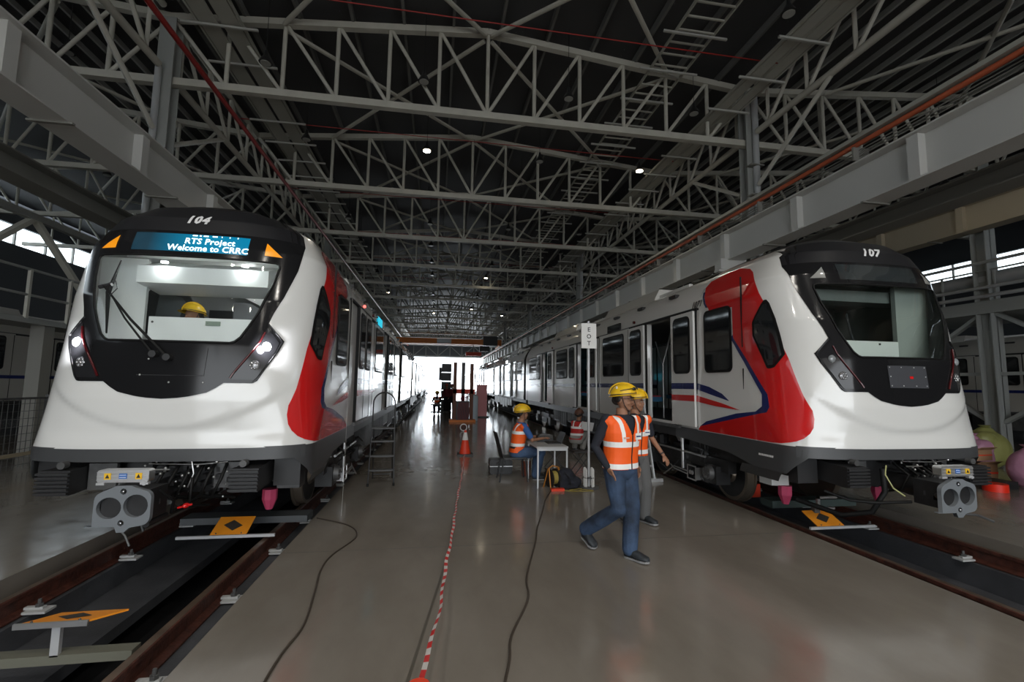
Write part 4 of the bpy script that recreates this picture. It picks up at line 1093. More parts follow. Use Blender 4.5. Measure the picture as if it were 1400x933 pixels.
carL = build_cab_car(LC, 5.08, '104', 'white and black train nose numbered 104 with lit headlamps and a blue destination display', 1, [], True)
carR = build_cab_car(RC, 4.63, '107', 'white and black train nose numbered 107 with dark windscreen and no lit lamps', -1, DOORC, False)
pl = build_plain_car(LC, 22.35, 'train car coupled directly behind the cab car 104', white, [], 1, 'cars behind train 104', LT-LC)
pr_ = build_plain_car(RC, 21.9, 'cream train car with open doors coupled directly behind the cab car 107', cream, [DOORC[1], DOORC[0]], -1, 'cars behind train 107', RT-RC)
for k, w in ((1, 'third'), (2, 'fourth')):
    c = copy_tree(pl); c.location.y = 22.35+17.3*k; c['label'] = '%s car from the front of the left train with lit headlamps' % w
    c = copy_tree(pr_); c.location.y = 21.9+17.3*k; c['label'] = '%s car from the front of the unlit train on the right' % w
# red lamp and cyan side display near the roofline of train 104
m = MB(); m.ball((1.345, 3.55, 3.12), .028, .04, .028, 10, 6); m.build('door_indicator', mat('red_lit', (1, .1, .1), .3, emit=(1, .12, .1), estr=3), carL, smooth=60)
m = MB(); m.prism(rrect(5.5, 3.05, 6.3, 3.23, .05), 'x', 1.315, 1.35); m.build('side_display', cyan, carL)
m = MB(); m.box(-1.25, 13.8, 2.0, -1.22, 14.3, 2.3); m.build('cyan_screen', cyan, carR)
# background trains in the outer bays
bl = build_plain_car(-13.9, 9.0, 'cream train car standing in the left bay behind the mesh fence', bgtrain, [], 1, 'trains in the outer bays', 0)
c = copy_tree(bl); c.location = (-13.9, 26.3, 0); c['label'] = 'cream train car further back in the left bay'
c = copy_tree(bl); c.location = (20.6, 4.0, 0); c['label'] = 'pale train car in the right bay behind the mezzanine posts'
c = copy_tree(bl); c.location = (20.6, 21.3, 0); c['label'] = 'pale train car further back in the right bay'

# ================================================================= PEOPLE
def evald(me, mods):
    o = bpy.data.objects.new('tmp', me); COL.objects.link(o)
    for typ, kw in mods:
        md = o.modifiers.new('m', typ)
        for k, v in kw.items(): setattr(md, k, v)
    dg = bpy.context.evaluated_depsgraph_get(); r = bpy.data.meshes.new_from_object(o.evaluated_get(dg))
    bpy.data.objects.remove(o); return r
def fuse(mb, name, mats, parent, voxel=.009, sm=3, factor=.5, delete=None):
    me = mb.data('tmp', mats if isinstance(mats, (list, tuple)) else [mats], merge=False)
    r = evald(me, [('REMESH', dict(mode='VOXEL', voxel_size=voxel)), ('SMOOTH', dict(iterations=sm, factor=factor))])
    r.name = name; r.materials.clear()
    for m in (mats if isinstance(mats, (list, tuple)) else [mats]): r.materials.append(m)
    if delete:
        bm = bmesh.new(); bm.from_mesh(r); bm.normal_update()
        fs = [f for f in bm.faces if delete(f.calc_center_median(), f.normal)]
        bmesh.ops.delete(bm, geom=fs, context='FACES'); bm.to_mesh(r); bm.free()
    r.polygons.foreach_set('use_smooth', [True]*len(r.polygons))
    o = bpy.data.objects.new(name, r); COL.objects.link(o); o.parent = parent; return o
def loft(mb, rings, n=24):
    """rings: (cx, cy, z, rx, ry)"""
    base = len(mb.v)
    for cx, cy, z, rx, ry in rings:
        for k in range(n):
            a = 2*PI*k/n; ca, sa = math.cos(a), math.sin(a)
            mb.v.append((cx+rx*math.copysign(abs(ca)**.85, ca), cy+ry*math.copysign(abs(sa)**.85, sa), z))
    for j in range(len(rings)-1):
        for k in range(n): mb.f.append((base+j*n+k, base+j*n+(k+1) % n, base+(j+1)*n+(k+1) % n, base+(j+1)*n+k)); mb.m.append(mb.cur)
    mb.f.append(tuple(base+k for k in reversed(range(n)))); mb.m.append(mb.cur)
    e = base+(len(rings)-1)*n; mb.f.append(tuple(e+k for k in range(n))); mb.m.append(mb.cur)
def limb(mb, pts, rr, n=14):
    mb.tube(pts, rr, n)
    for p, r in zip(pts, rr): mb.ball(p, r, None, None, n, 8)
def vest_mat(name, zb, zlow, tops=True, cx=.085):
    """orange cloth with reflective bands: two hoops and a strap over each shoulder (their own colour, not light)"""
    m = bpy.data.materials.new(name); m.use_nodes = True; nt = m.node_tree; b = nt.nodes['Principled BSDF']
    tc = nt.nodes.new('ShaderNodeTexCoord'); sp = nt.nodes.new('ShaderNodeSeparateXYZ'); nt.links.new(tc.outputs['Object'], sp.inputs[0])
    def mth(op, a, b_=None, c=None):
        n = nt.nodes.new('ShaderNodeMath'); n.operation = op
        for i, v in enumerate((a, b_, c)):
            if v is None: continue
            if isinstance(v, (int, float)): n.inputs[i].default_value = v
            else: nt.links.new(v, n.inputs[i])
        return n.outputs[0]
    def band(v, c, w): return mth('LESS_THAN', mth('ABSOLUTE', mth('SUBTRACT', v, c)), w)
    X, Z = sp.outputs[0], sp.outputs[2]
    r = mth('MAXIMUM', band(Z, zb, .028), band(Z, zlow, .027))
    ax = mth('SUBTRACT', mth('ABSOLUTE', X), mth('MULTIPLY', mth('SUBTRACT', Z, zb), .16))
    s = mth('MULTIPLY', band(ax, cx, .021), mth('GREATER_THAN', Z, zb))
    r = mth('MAXIMUM', r, s)
    mx = nt.nodes.new('ShaderNodeMix'); mx.data_type = 'RGBA'; mx.inputs[6].default_value = (.95, .12, .01, 1); mx.inputs[7].default_value = (.85, .86, .85, 1)
    nt.links.new(r, mx.inputs[0]); nt.links.new(mx.outputs[2], b.inputs['Base Color']); b.inputs['Roughness'].default_value = .6
    n = nt.nodes.new('ShaderNodeTexNoise'); n.inputs['Scale'].default_value = 14; bp = nt.nodes.new('ShaderNodeBump'); bp.inputs['Strength'].default_value = .35; bp.inputs['Distance'].default_value = .015
    nt.links.new(tc.outputs['Object'], n.inputs['Vector']); nt.links.new(n.outputs['Fac'], bp.inputs['Height']); nt.links.new(bp.outputs[0], b.inputs['Normal'])
    return m
def person(name, label, loc, rz, J, shirt, trousers, vestm, helmet=helmety, head_turn=0, sleeve='long', fine=True, hcol=None, glasses=False, group=None, lean=0, girth=1.0):
    t = thing(name, label, 'person', loc, rz, group); vx = .008 if fine else .014
    zh = J['hip'][0][2]; zs = J['sh'][0][2]; px = J.get('pel', (0, 0)); cx, cy = px
    tx, ty = J.get('chest', px)          # chest centre
    lc = lambda f: (cx+(tx-cx)*f, cy+(ty-cy)*f)
    def torso(mb, g, z0, z1=None):
        H = zs-zh; rs = []
        for f, rx, ry in ((-.12, .155, .105), (.0, .165, .115), (.25, .155, .108), (.5, .160, .115), (.75, .178, .120), (.92, .172, .105), (1.02, .135, .085), (1.09, .075, .065)):
            z = zh+H*f
            if z < z0: continue
            if z1 and z > z1: continue
            a, b = lc(max(f, 0)); rs.append((a, b, z, rx+g, ry+g))
        loft(mb, [(a, b, z, rx*girth, ry*girth) for a, b, z, rx, ry in rs])
    # ---- body: one continuous surface with head, neck, arms, hands, legs
    B = MB(); torso(B, -.022, 0)
    hx, hy = lc(1.0); hy += .02; hz = zs+.213; ht = head_turn; HS = 1.12
    def hp(x, y, z):
        x, y, z = x*HS, y*HS, z*HS
        return (hx+x*math.cos(ht)-y*math.sin(ht), hy+x*math.sin(ht)+y*math.cos(ht), hz+z)
    B.tube([(hx, hy-.02, zs-.02), hp(0, -.012, -.08)], [.066, .062], 14)
    for c, r in (((0, -.012, .03), (.073, .092, .088)), ((0, .02, -.03), (.062, .068, .078)), ((0, .045, -.075), (.038, .036, .030)), ((0, .088, -.018), (.012, .018, .014)), ((0, .08, .0), (.009, .016, .025)), ((.03, .06, -.03), (.028, .024, .026)), ((-.03, .06, -.03), (.028, .024, .026)), ((0, .07, -.052), (.026, .018, .011)), ((.072, -.008, -.005), (.010, .02, .032)), ((-.072, -.008, -.005), (.010, .02, .032)), ((0, .068, .025), (.05, .016, .012))):
        p = hp(*c); tmp = MB(); tmp.ball((0, 0, 0), r[0]*HS, r[1]*HS, r[2]*HS, 16, 10); b0 = len(B.v)
        B.v += [(p[0]+x*math.cos(ht)-y*math.sin(ht), p[1]+x*math.sin(ht)+y*math.cos(ht), p[2]+z) for x, y, z in tmp.v]
        B.f += [tuple(i+b0 for i in f) for f in tmp.f]; B.m += tmp.m
    for i in (0, 1):
        s, e, w = [Vector(p) for p in (J['sh'][i], J['el'][i], J['wr'][i])]
        limb(B, [s, e, w], [.045, .037, .024])
        d = (w-e).normalized(); hd = Vector(J['hd'][i]).normalized() if 'hd' in J else d
        side = Vector(J['palm'][i]) if 'palm' in J else Vector((1, 0, 0)); side = (side-hd*side.dot(hd)).normalized(); nrm = hd.cross(side)
        pc = w+hd*.05; B.tube([w, w+hd*.03, w+hd*.085], [.024, .036, .037], 10, up=nrm, sx=1, sy=.42)
        B.v = B.v
        curl = J.get('curl', (.5, .5))[i]
        for k in range(4):
            o = side*(.028-.0187*k); L = (.068, .078, .072, .056)[k]; p0 = w+hd*.078+o
            p1 = p0+(hd*math.cos(curl*.5)+nrm*math.sin(curl*.5))*L*.45
            p2 = p1+(hd*math.cos(curl*1.3)+nrm*math.sin(curl*1.3))*L*.32
            p3 = p2+(hd*math.cos(curl*2)+nrm*math.sin(curl*2))*L*.25
            B.tube([p0, p1, p2, p3], [.0095, .009, .0085, .007], 7)
        p0 = w+hd*.03+side*.026; p1 = p0+(hd*.7+side*.6+nrm*.3).normalized()*.035; B.tube([p0, p1, p1+(hd+nrm*.4).normalized()*.03], [.012, .0105, .009], 7)
    for i in (0, 1):
        limb(B, [J['hip'][i], J['kn'][i], J['an'][i]], [.075, .048, .035])
    fuse(B, 'body', skin, t, vx*.75 if fine else vx, 2)
    if fine:
        E_ = MB()
        for s in (-1, 1): E_.ball(hp(s*.028, .077, .008), .0095, .007, .006, 8, 6)
        E_.build('eye', mat('eye_white', (.5, .48, .45), .3), t, smooth=60)
        E_ = MB()
        for s in (-1, 1): E_.ball(hp(s*.028, .083, .008), .0048, .003, .005, 8, 6)
        E_.build('iris', hairm, t)
        E_ = MB()
        for s in (-1, 1): E_.tube([hp(s*.012, .088, .026), hp(s*.028, .088, .030), hp(s*.045, .078, .026)], .0035, 5)
        E_.build('eyebrow', hairm, t)
        E_ = MB(); E_.tube([hp(-.022, .078, -.052), hp(0, .09, -.050), hp(.022, .078, -.052)], .0045, 6); E_.build('lips', mat('lips', (.24, .09, .07), .5), t)
    # hair below the helmet
    Hh = MB(); Hh.ball(hp(0, -.028, .045), .087, .088, .06, 16, 10)
    Hh.ball(hp(0, -.055, -.005), .076, .05, .058, 14, 8)
    for sg in (-1, 1): Hh.ball(hp(sg*.070, -.035, .012), .022, .045, .045, 10, 8)
    fuse(Hh, 'hair', hairm, t, .009, 1)
    # helmet
    Hm = MB(); rows = []
    for j in range(11):
        a = PI/2*j/10; rows.append([(.108*math.cos(a)*math.cos(q), .128*math.cos(a)*math.sin(q), .105*math.sin(a)*(1+.06*(1 if abs(math.cos(q)*math.cos(a)) < .15 else 0))) for q in [2*PI*i/32 for i in range(33)]])
    brim = [[((.108+e)*math.cos(q), (.128+e+(.035 if math.sin(q) > .3 else .0)*(e/.012)*min(1, (math.sin(q)-.3)/.4) if math.sin(q) > .3 else .128+e)*math.sin(q), -.002-e*.7) for q in [2*PI*i/32 for i in range(33)]] for e in (0, .012)]
    Hm.grid(rows); Hm.grid(brim)
    Hm.v = [hp(x, y*.98-.004+z*.0, z+.045+y*.10) for x, y, z in Hm.v]
    hm = Hm.build('helmet', helmet, t, smooth=60)
    E_ = MB(); E_.tube([hp(.0, .14*math.cos(a)-.0, .05+.112*math.sin(a)) for a in [PI*i/10 for i in range(11)]], .009, 6); E_.build('helmet_rib', helmet, hm, smooth=60)
    E_ = MB(); E_.tube([hp(.112*math.cos(q), .133*math.sin(q), .053+.013*math.sin(q)) for q in [2*PI*i/24 for i in range(25)]], .0045, 5, cap=False)
    E_.build('helmet_band', blackm, hm, smooth=60)
    E_ = MB(); E_.tube([hp(-.085, .01, .03), hp(-.07, .03, -.05), hp(-.02, .055, -.108), hp(.02, .055, -.108), hp(.07, .03, -.05), hp(.085, .01, .03)], .0045, 5); E_.build('chin_strap', blackm, hm, smooth=60)
    if glasses:
        E_ = MB()
        for s in (-1, 1):
            E_.tube([hp(s*.032+.024*math.cos(a), .098-.01*abs(math.cos(a)), .008+.017*math.sin(a)) for a in [2*PI*i/14 for i in range(15)]], .0028, 5, cap=False)
            E_.tube([hp(s*.056, .088, .012), hp(s*.078, .0, .012)], .0025, 5)
        E_.tube([hp(-.01, .098, .012), hp(.01, .098, .012)], .0025, 5); E_.build('glasses', blackm, t, smooth=60)
        # sunglasses pushed up on the helmet
        E_ = MB()
        for s in (-1, 1): E_.ball(hp(s*.035, .115, .105), .030, .012, .018, 12, 8)
        E_.tube([hp(-.11, .0, .085), hp(-.07, .09, .105), hp(0, .125, .11), hp(.07, .09, .105), hp(.11, 0, .085)], .005, 6)
        E_.build('goggles', mat('goggle_black', (.02, .02, .015), .1), hm, smooth=60)
        E_ = MB(); E_.tube([hp(-.115*math.cos(a)*.98, -.02-.03*math.sin(a), .075+.055*math.sin(a)) for a in [-.2+.25*i for i in range(12)]], .010, 6, sx=.5); E_.build('reflective_strip', reflect, hm, smooth=60)
    # ---- shirt
    Sh = MB(); torso(Sh, 0, 0); Sh.tube([(hx, hy-.02, zs+.0), (hx, hy-.015, zs+.065)], [.075, .066], 14)
    for i in (0, 1):
        s, e, w = [Vector(p) for p in (J['sh'][i], J['el'][i], J['wr'][i])]
        if sleeve == 'long': limb(Sh, [s, (s+e)/2, e, (e+w)/2, w-(w-e)*.06], [.066, .058, .050, .045, .036])
        else: limb(Sh, [s, s+(e-s)*.75], [.064, .056])
    fuse(Sh, 'shirt', shirt, t, vx, 2)
    # ---- vest
    if vestm:
        V = MB(); torso(V, .020, zh-.0)
        for i in (0, 1): V.ball(Vector(J['sh'][i])*1.0+Vector((hx-J['sh'][i][0], 0, 0))*.10+Vector((0, 0, -.012)), .083, .088, .074, 14, 8)
        zv = zs-.08
        def dele(c, n):
            dx = c.x-hx
            if c.z > zs-.17 and abs(dx) < (c.z-(zs-.17))*.46 and c.y > hy-.05: return True
            if c.z > zs+.045: return True
            if c.z < zh+.01 and n.z < -.5: return True
            return False
        vo = fuse(V, 'safety_vest', vestm, t, vx, 3, delete=dele)
        if fine:
            yv = hy+.125
            E_ = MB(); P = []
            H = zs-zh
            E_.tube([(hx, lc(f)[1]+(ry+.02)*girth+.004, zh+H*f) for f, ry in ((.02, .115), (.25, .109), (.5, .116), (.65, .119), (.70, .118))], .006, 6); E_.build('zip', blackm, vo)
            def tabm(x0, x1, z0, z1, m_, nm):
                E_ = MB(); E_.box(x0, -.004, z0, x1, .004, z1); o = E_.build(nm, m_, vo); o.location = (hx, lc(.7)[1]+.139*girth, 0); return o
            tabm(-.125, -.045, zs-.20, zs-.135, reflect, 'chest_patch'); 
            o = tabm(-.118, -.052, zs-.175, zs-.160, mat('print_blue', (.05, .08, .2), .6), 'patch_print'); o.location.y += .003
            tabm(.05, .12, zs-.185, zs-.17, mat('pale_tab', (.85, .45, .35), .6), 'name_tab')
    # ---- trousers
    Tr = MB(); rs = []
    a, b = lc(0)
    loft(Tr, [(a, b, zh-.10, .150*girth, .110*girth), (a, b, zh-.03, .172*girth, .125*girth), (a, b, zh+.06, .166*girth, .118*girth), (a, b, zh+.10, .160*girth, .112*girth)])
    for i in (0, 1):
        h_, k_, n_ = [Vector(p) for p in (J['hip'][i], J['kn'][i], J['an'][i])]
        limb(Tr, [h_+Vector((0, 0, -.02)), h_*.5+k_*.5, k_, k_*.5+n_*.5, n_*.97+k_*.03], [.112, .102, .086, .083, .078])
        q = n_*.9+k_*.1; Tr.ball(q, .082, None, .03, 12, 6)
    fuse(Tr, 'trousers', trousers, t, vx, 2)
    if fine:
        E_ = MB(); loft(E_, [(a, b, zh+.075, .171*girth, .123*girth), (a, b, zh+.11, .169*girth, .121*girth)]); E_.build('belt', blackm, t, smooth=60)
    # ---- shoes
    for i in (0, 1):
        n_ = Vector(J['an'][i]); to = Vector(J['toe'][i]); f = (to-n_); f2 = Vector((f.x, f.y, 0)).normalized()
        hl = n_+Vector((0, 0, -.055))-f2*.035; S_ = MB(); hz_ = J.get('heel', (None, None))[i]
        heel = Vector((n_.x, n_.y, 0))-f2*.05; heel.z = (n_.z-.085)
        tz = to.z; tv = Vector((to.x, to.y, tz))
        ax_ = (tv-heel).normalized(); upv = Vector((0, 0, 1)); upv = (upv-ax_*upv.dot(ax_)).normalized(); sd = ax_.cross(upv); L = (tv-heel).length
        def sp(u, v, w_): return heel+ax_*u*L+sd*v+upv*w_
        rows = []
        for u, hw, hh in ((0, .032, .065), (.08, .040, .085), (.3, .040, .095), (.5, .045, .078), (.75, .052, .055), (.93, .042, .045), (1.0, .02, .03)):
            rows.append([sp(u, hw*math.copysign(abs(math.cos(q))**.7, math.cos(q)), .012+hh*.5+hh*.5*math.copysign(abs(math.sin(q))**.8, math.sin(q))) for q in [2*PI*k/16 for k in range(17)]])
        S_.grid(rows); S_.tube([n_+Vector((0, 0, .03)), sp(.16, 0, .06)], [.045, .045], 12)
        S_.f.append(tuple(range(16))); S_.m.append(0); S_.f.append(tuple(6*17+k for k in range(16))); S_.m.append(0)
        so = S_.build('shoe', shoem, t, smooth=60)
        E_ = MB(); rr = []
        for w_ in (0, .02):
            rr.append([sp(u, v, w_) for u, v in ((0, -.03), (.1, -.042), (.45, -.044), (.75, -.055), (.95, -.042), (1.02, 0), (.95, .042), (.75, .055), (.45, .044), (.1, .042), (0, .03), (0, -.03))])
        E_.grid(rr); E_.f.append(tuple(range(11))); E_.m.append(0); E_.build('sole', solem, so)
        if fine:
            E_ = MB()
            for k in range(4): u = .36+.08*k; hh = .098-.012*k*1.3; E_.tube([sp(u, -.022, hh-.004), sp(u, 0, hh+.006), sp(u, .022, hh-.004)], .003, 5)
            E_.build('laces', reflect if 0 else mat('lace_grey', (.2, .2, .2), .7), so)
    return t

vm = vest_mat('safety_vest_orange', 1.12, .895)
# the walking man in front: pelvis frame, +y is where he faces
man = person('person', 'man in orange safety vest and blue jeans striding forward with a hand in his pocket', (1.96, 4.74, 0), math.radians(-157),
  dict(pel=(0, 0), chest=(-.01, .02), hip=((.095, 0, .86), (-.095, 0, .86)), kn=((.13, .10, .47), (-.03, .13, .47)), an=((.21, -.32, .17), (.07, .19, .085)),
       toe=((.22, -.16, .012), (.04, .41, .012)), sh=((.185, -.01, 1.37), (-.185, .03, 1.37)), el=((.27, -.10, 1.09), (-.25, -.08, 1.09)), wr=((.21, .03, .88), (-.215, .04, .87)),
       hd=((-.4, .45, -1), (.3, .4, -1)), palm=((0, 1, 0), (0, 1, 0)), curl=(.2, .4)),
  navy, denim, vm, glasses=True, head_turn=math.radians(30), girth=1.13)
vm2 = vm
man2 = person('person', 'man in orange vest and yellow helmet half hidden behind the striding man', (2.56, 5.72, 0), math.radians(-165),
  dict(pel=(0, 0), chest=(0, .02), hip=((.095, 0, .84), (-.095, 0, .84)), kn=((.11, .16, .46), (-.10, .08, .46)), an=((.16, -.02, .10), (-.10, .05, .085)),
       toe=((.17, .18, .012), (-.12, .27, .012)), sh=((.18, -.01, 1.31), (-.18, .03, 1.31)), el=((.26, -.10, 1.04), (-.27, .02, 1.05)), wr=((.24, .12, .86), (-.31, .19, .85)),
       palm=((0, 1, 0), (1, .2, 0)), curl=(.4, .55)),
  navy, greytr, vm, head_turn=math.radians(30), sleeve='short')
m = MB(); m.tube([(-.303, .168, .875), (-.307, .178, .862)], [.033, .033], 12); m.build('wrist_watch', blackm, man2, smooth=60)
vm3 = vest_mat('safety_vest_orange_seated', .86, .64)
seat = person('person', 'seated man in yellow helmet and orange vest working at a small table', (1.48, 8.45, 0), math.radians(-88),
  dict(pel=(0, 0), chest=(0, .08), hip=((.09, .04, .50), (-.09, .04, .50)), kn=((.12, .44, .50), (-.11, .42, .50)), an=((.11, .34, .09), (-.11, .40, .09)),
       toe=((.12, .54, .012), (-.12, .60, .012)), sh=((.185, .10, .98), (-.185, .10, .98)), el=((.24, .24, .74), (-.24, .24, .74)), wr=((.16, .47, .76), (-.16, .47, .76)),
       palm=((1, 0, 0), (-1, 0, 0)), curl=(.5, -.5)),
  blueshirt, jeans2, vm3, sleeve='short')
vm4 = vest_mat('safety_vest_red', .62, .45); vm4.node_tree.nodes['Mix'].inputs[6].default_value = (.5, .02, .02, 1)
crouch = person('person', 'crouching worker in a red vest holding white paper beside the train 107 running gear', (3.74, 11.95, 0), math.radians(-40),
  dict(pel=(0, -.1), chest=(0, .10), hip=((.09, -.08, .32), (-.09, -.08, .32)), kn=((.14, .28, .50), (-.14, .30, .48)), an=((.12, .08, .09), (-.12, .10, .09)),
       toe=((.13, .28, .012), (-.13, .30, .012)), sh=((.17, .12, .74), (-.17, .12, .74)), el=((.24, .30, .56), (-.24, .30, .56)), wr=((.12, .42, .62), (-.12, .42, .62)),
       palm=((1, 0, 0), (-1, 0, 0))), navy, mat('light_grey_cloth', (.3, .29, .27), .8), vm4, fine=False, helmet=mat('brown_cap', (.12, .05, .03), .6))
m = MB(); m.box(-.17, .0, -.12, .17, .006, .12); pp = m.build('paper_sheet', paperw); tag(pp, 'white sheet of paper held by the crouching worker', 'paper'); pp.location = (3.97, 11.8, .66); pp.rotation_euler = (.3, .1, .1)
cabm = person('person', 'driver with yellow helmet low behind the lit windscreen of 104', (LC-.36, 6.35, 1.19), math.radians(180),
  dict(pel=(0, 0), chest=(0, .04), hip=((.09, .0, .62), (-.09, .0, .62)), kn=((.10, .40, .62), (-.10, .40, .62)), an=((.10, .38, .21), (-.10, .38, .21)),
       toe=((.10, .55, .135), (-.10, .55, .135)), sh=((.18, .02, 1.12), (-.18, .02, 1.12)), el=((.24, .1, .86), (-.24, .1, .86)), wr=((.16, .32, .88), (-.16, .32, .88)),
       palm=((1, 0, 0), (-1, 0, 0))), navy, jeans2, None, fine=False, head_turn=math.radians(-25))
far = person('person', 'distant worker bending in a white-banded red vest near the far end of train 104', (.05, 27.2, 0), math.radians(170),
  dict(pel=(0, -.1), chest=(0, .10), hip=((.09, -.08, .52), (-.09, -.08, .52)), kn=((.14, .22, .48), (-.14, .22, .48)), an=((.12, .15, .09), (-.12, .15, .09)),
       toe=((.13, .35, .012), (-.13, .35, .012)), sh=((.17, .12, .95), (-.17, .12, .95)), el=((.24, .25, .72), (-.24, .25, .72)), wr=((.12, .4, .66), (-.12, .4, .66)),
       palm=((1, 0, 0), (-1, 0, 0))), navy, navy, vest_mat('safety_vest_far', .82, .62), fine=False)
for px_, py_, lab in ((1.0, 30.5, 'distant standing worker in dark red between the lift columns'), (.62, 29.0, 'distant standing worker in dark clothes left of the lift columns')):
    person('person', lab, (px_, py_, 0), math.radians(150),
      dict(hip=((.09, 0, .86), (-.09, 0, .86)), kn=((.10, .05, .48), (-.10, .02, .48)), an=((.10, 0, .09), (-.10, 0, .09)), toe=((.11, .19, .012), (-.11, .19, .012)),
       sh=((.185, 0, 1.37), (-.185, 0, 1.37)), el=((.26, 0, 1.1), (-.26, 0, 1.1)), wr=((.22, .12, .9), (-.22, .12, .9)), palm=((0, 1, 0), (0, 1, 0))),
      mat('dark_red_cloth', (.16, .02, .03), .8), navy, None, fine=False, helmet=mat('helmet_red', (.4, .03, .03), .4))

# ================================================================= PROPS
# table
t = thing('folding_table', 'light metal folding table in front of the seated man', 'table', (2.0, 8.12, 0))
MB().box(-.30, -.42, .66, .25, .42, .69).build('table_top', mat('table_grey', (.42, .43, .43), .4), t)
for sx in (-1, 1):
    m = MB(); m.box(-.29, sx*.41-.012, 0, -.265, sx*.41+.012, .66); m.build('leg', alupaint, t); m = MB(); m.box(.215, sx*.41-.012, 0, .24, sx*.41+.012, .66); m.build('leg', alupaint, t)
for sx in (-1, 1): m = MB(); m.box(-.28, sx*.41-.01, .62, .23, sx*.41+.01, .66); m.build('rail', alupaint, t)
t = thing('laptop', 'dark laptop open on the folding table', 'laptop', (2.1, 8.2, .69), math.radians(-90))
MB().box(-.17, -.12, 0, .17, .12, .018).build('keyboard_base', blackpl, t); m = MB(); m.prism([(.12, .015), (.13, .015), (.20, .19), (.19, .195)], 'x', -.17, .17); m.build('screen_lid', blackpl, t)
t = thing('printer', 'small black device box behind the laptop on the table', 'printer', (2.0, 8.42, .69)); m = MB(); m.prism([(-.10, 0), (.10, 0), (.10, .08), (.04, .12), (-.08, .12), (-.10, .08)], 'x', -.14, .14); m.build('case', blackpl, t); MB().box(-.1, -.06, .12, .1, .04, .135).build('paper_tray', undergrey, t)
# chair
t = thing('plastic_chair', 'black plastic chair under the seated man', 'chair', (1.42, 8.45, 0), math.radians(-90))
MB().box(-.21, -.20, .40, .21, .22, .425).build('seat', blackpl, t)
m = MB(); m.grid([[(x, -.21-.12*(z-.42)/.45-.03*(1-(x/.21)**2), z) for x in (-.21, -.14, -.07, 0, .07, .14, .21)] for z in (.42, .6, .75, .88)])
m.grid([[(x, -.225-.12*(z-.42)/.45-.03*(1-(x/.21)**2), z) for x in (-.21, -.14, -.07, 0, .07, .14, .21)] for z in (.42, .6, .75, .88)]); m.build('backrest', blackpl, t, smooth=50)
for x in (-.19, .19):
    for y, yo in ((-.19, -.27), (.20, .24)): m = MB(); m.tube([(x, y, .42), (x*1.1, yo, 0)], .015, 8); m.build('leg', blackpl, t, smooth=60)
# equipment case and bucket behind
t = thing('equipment_case', 'black equipment case on the floor behind the seated man chair', 'case', (1.28, 9.15, 0)); m = MB(); m.prism(rrect(-.22, 0, .22, .27, .04), 'y', -.16, .16); m.build('shell', blackpl, t); MB().tube([(-.08, -.18, .17), (-.08, -.2, .22), (.08, -.2, .22), (.08, -.18, .17)], .01, 6).build('handle', undergrey, t); MB().box(-.225, -.165, .14, .225, .165, .15).build('lid_seam', silver, t)
t = thing('bucket', 'brown round tin beside the seated man foot', 'bucket', (1.74, 8.84, 0)); m = MB(); m.tube([(0, 0, 0), (0, 0, .28)], [.08, .095], 16); m.build('can', mat('tin_brown', (.25, .06, .03), .5), t, smooth=50); m = MB(); m.tube([(0, 0, .28), (0, 0, .30)], .1, 16); m.build('lid', silver, t, smooth=50)
# folding stools
for k, (x, y, lab) in enumerate(((2.48, 9.5, 'black folding stool seen through the table legs'), (2.88, 8.95, 'black folding stool between the table and the sign post'))):
    t = thing('folding_stool', lab, 'stool', (x, y, 0), .1*k, 'folding stools')
    MB().box(-.20, -.14, .42, .20, .14, .44).build('seat', blackpl, t)
    for s in (-1, 1):
        m = MB(); m.tube([(-.19, s*.13, 0), (.17, s*.13, .42)], .010, 6); m.build('leg', blackpl, t, smooth=60)
        m = MB(); m.tube([(.19, s*.13, 0), (-.17, s*.13, .42)], .010, 6); m.build('leg', blackpl, t, smooth=60)
    for x_ in (-.19, .19): m = MB(); m.tube([(x_, -.13, .01), (x_, .13, .01)], .010, 6); m.build('foot_bar', blackpl, t, smooth=60)
# cable reel, backpack, cables
t = thing('cable_reel', 'black cable reel with yellow cable under the table', 'cable reel', (1.98, 7.72, .0), math.radians(20))
for s in (-1, 1): m = MB(); m.tube([(s*.06, 0, .17), (s*.075, 0, .17)], .15, 22); m.build('flange', blackpl, t, smooth=40)
m = MB(); m.tube([(-.06, 0, .17), (.06, 0, .17)], .11, 18); m.build('wound_cable', mat('yellow_cable', (.35, .27, .06), .6), t, smooth=50)
m = MB(); m.tube([(-.1, -.1, 0), (-.1, -.04, .34), (0, 0, .37), (.1, -.04, .34), (.1, -.1, 0)], .012, 6); m.tube([(-.1, .12, 0), (-.1, -.02, .33)], .012, 6); m.tube([(.1, .12, 0), (.1, -.02, .33)], .012, 6); m.build('stand', mat('reel_orange', (.5, .2, .03), .5), t, smooth=60)
bp_ = MB(); bp_.ball((0, 0, .17), .17, .12, .17, 16, 10); bp_.ball((.13, 0, .10), .16, .11, .10, 14, 8); bp_.box(-.12, -.1, .01, .2, .1, .12)
bag = thing('backpack', 'dark blue backpack slumped on the floor right of the cable reel', 'bag', (2.20, 7.70, 0)); fuse(bp_, 'sack', navy, bag, .012, 4)
m = MB(); m.tube([(-.05, -.10, .28), (.02, -.15, .2), (.06, -.14, .06)], .014, 6, sx=1, sy=.4); m.build('strap', blackm, bag, smooth=60)
t = thing('socket_strip', 'small red plug block on the floor in front of the cable reel', 'plug', (2.02, 7.5, 0)); MB().box(-.12, -.04, 0, .1, .04, .04).build('block', conered, t)
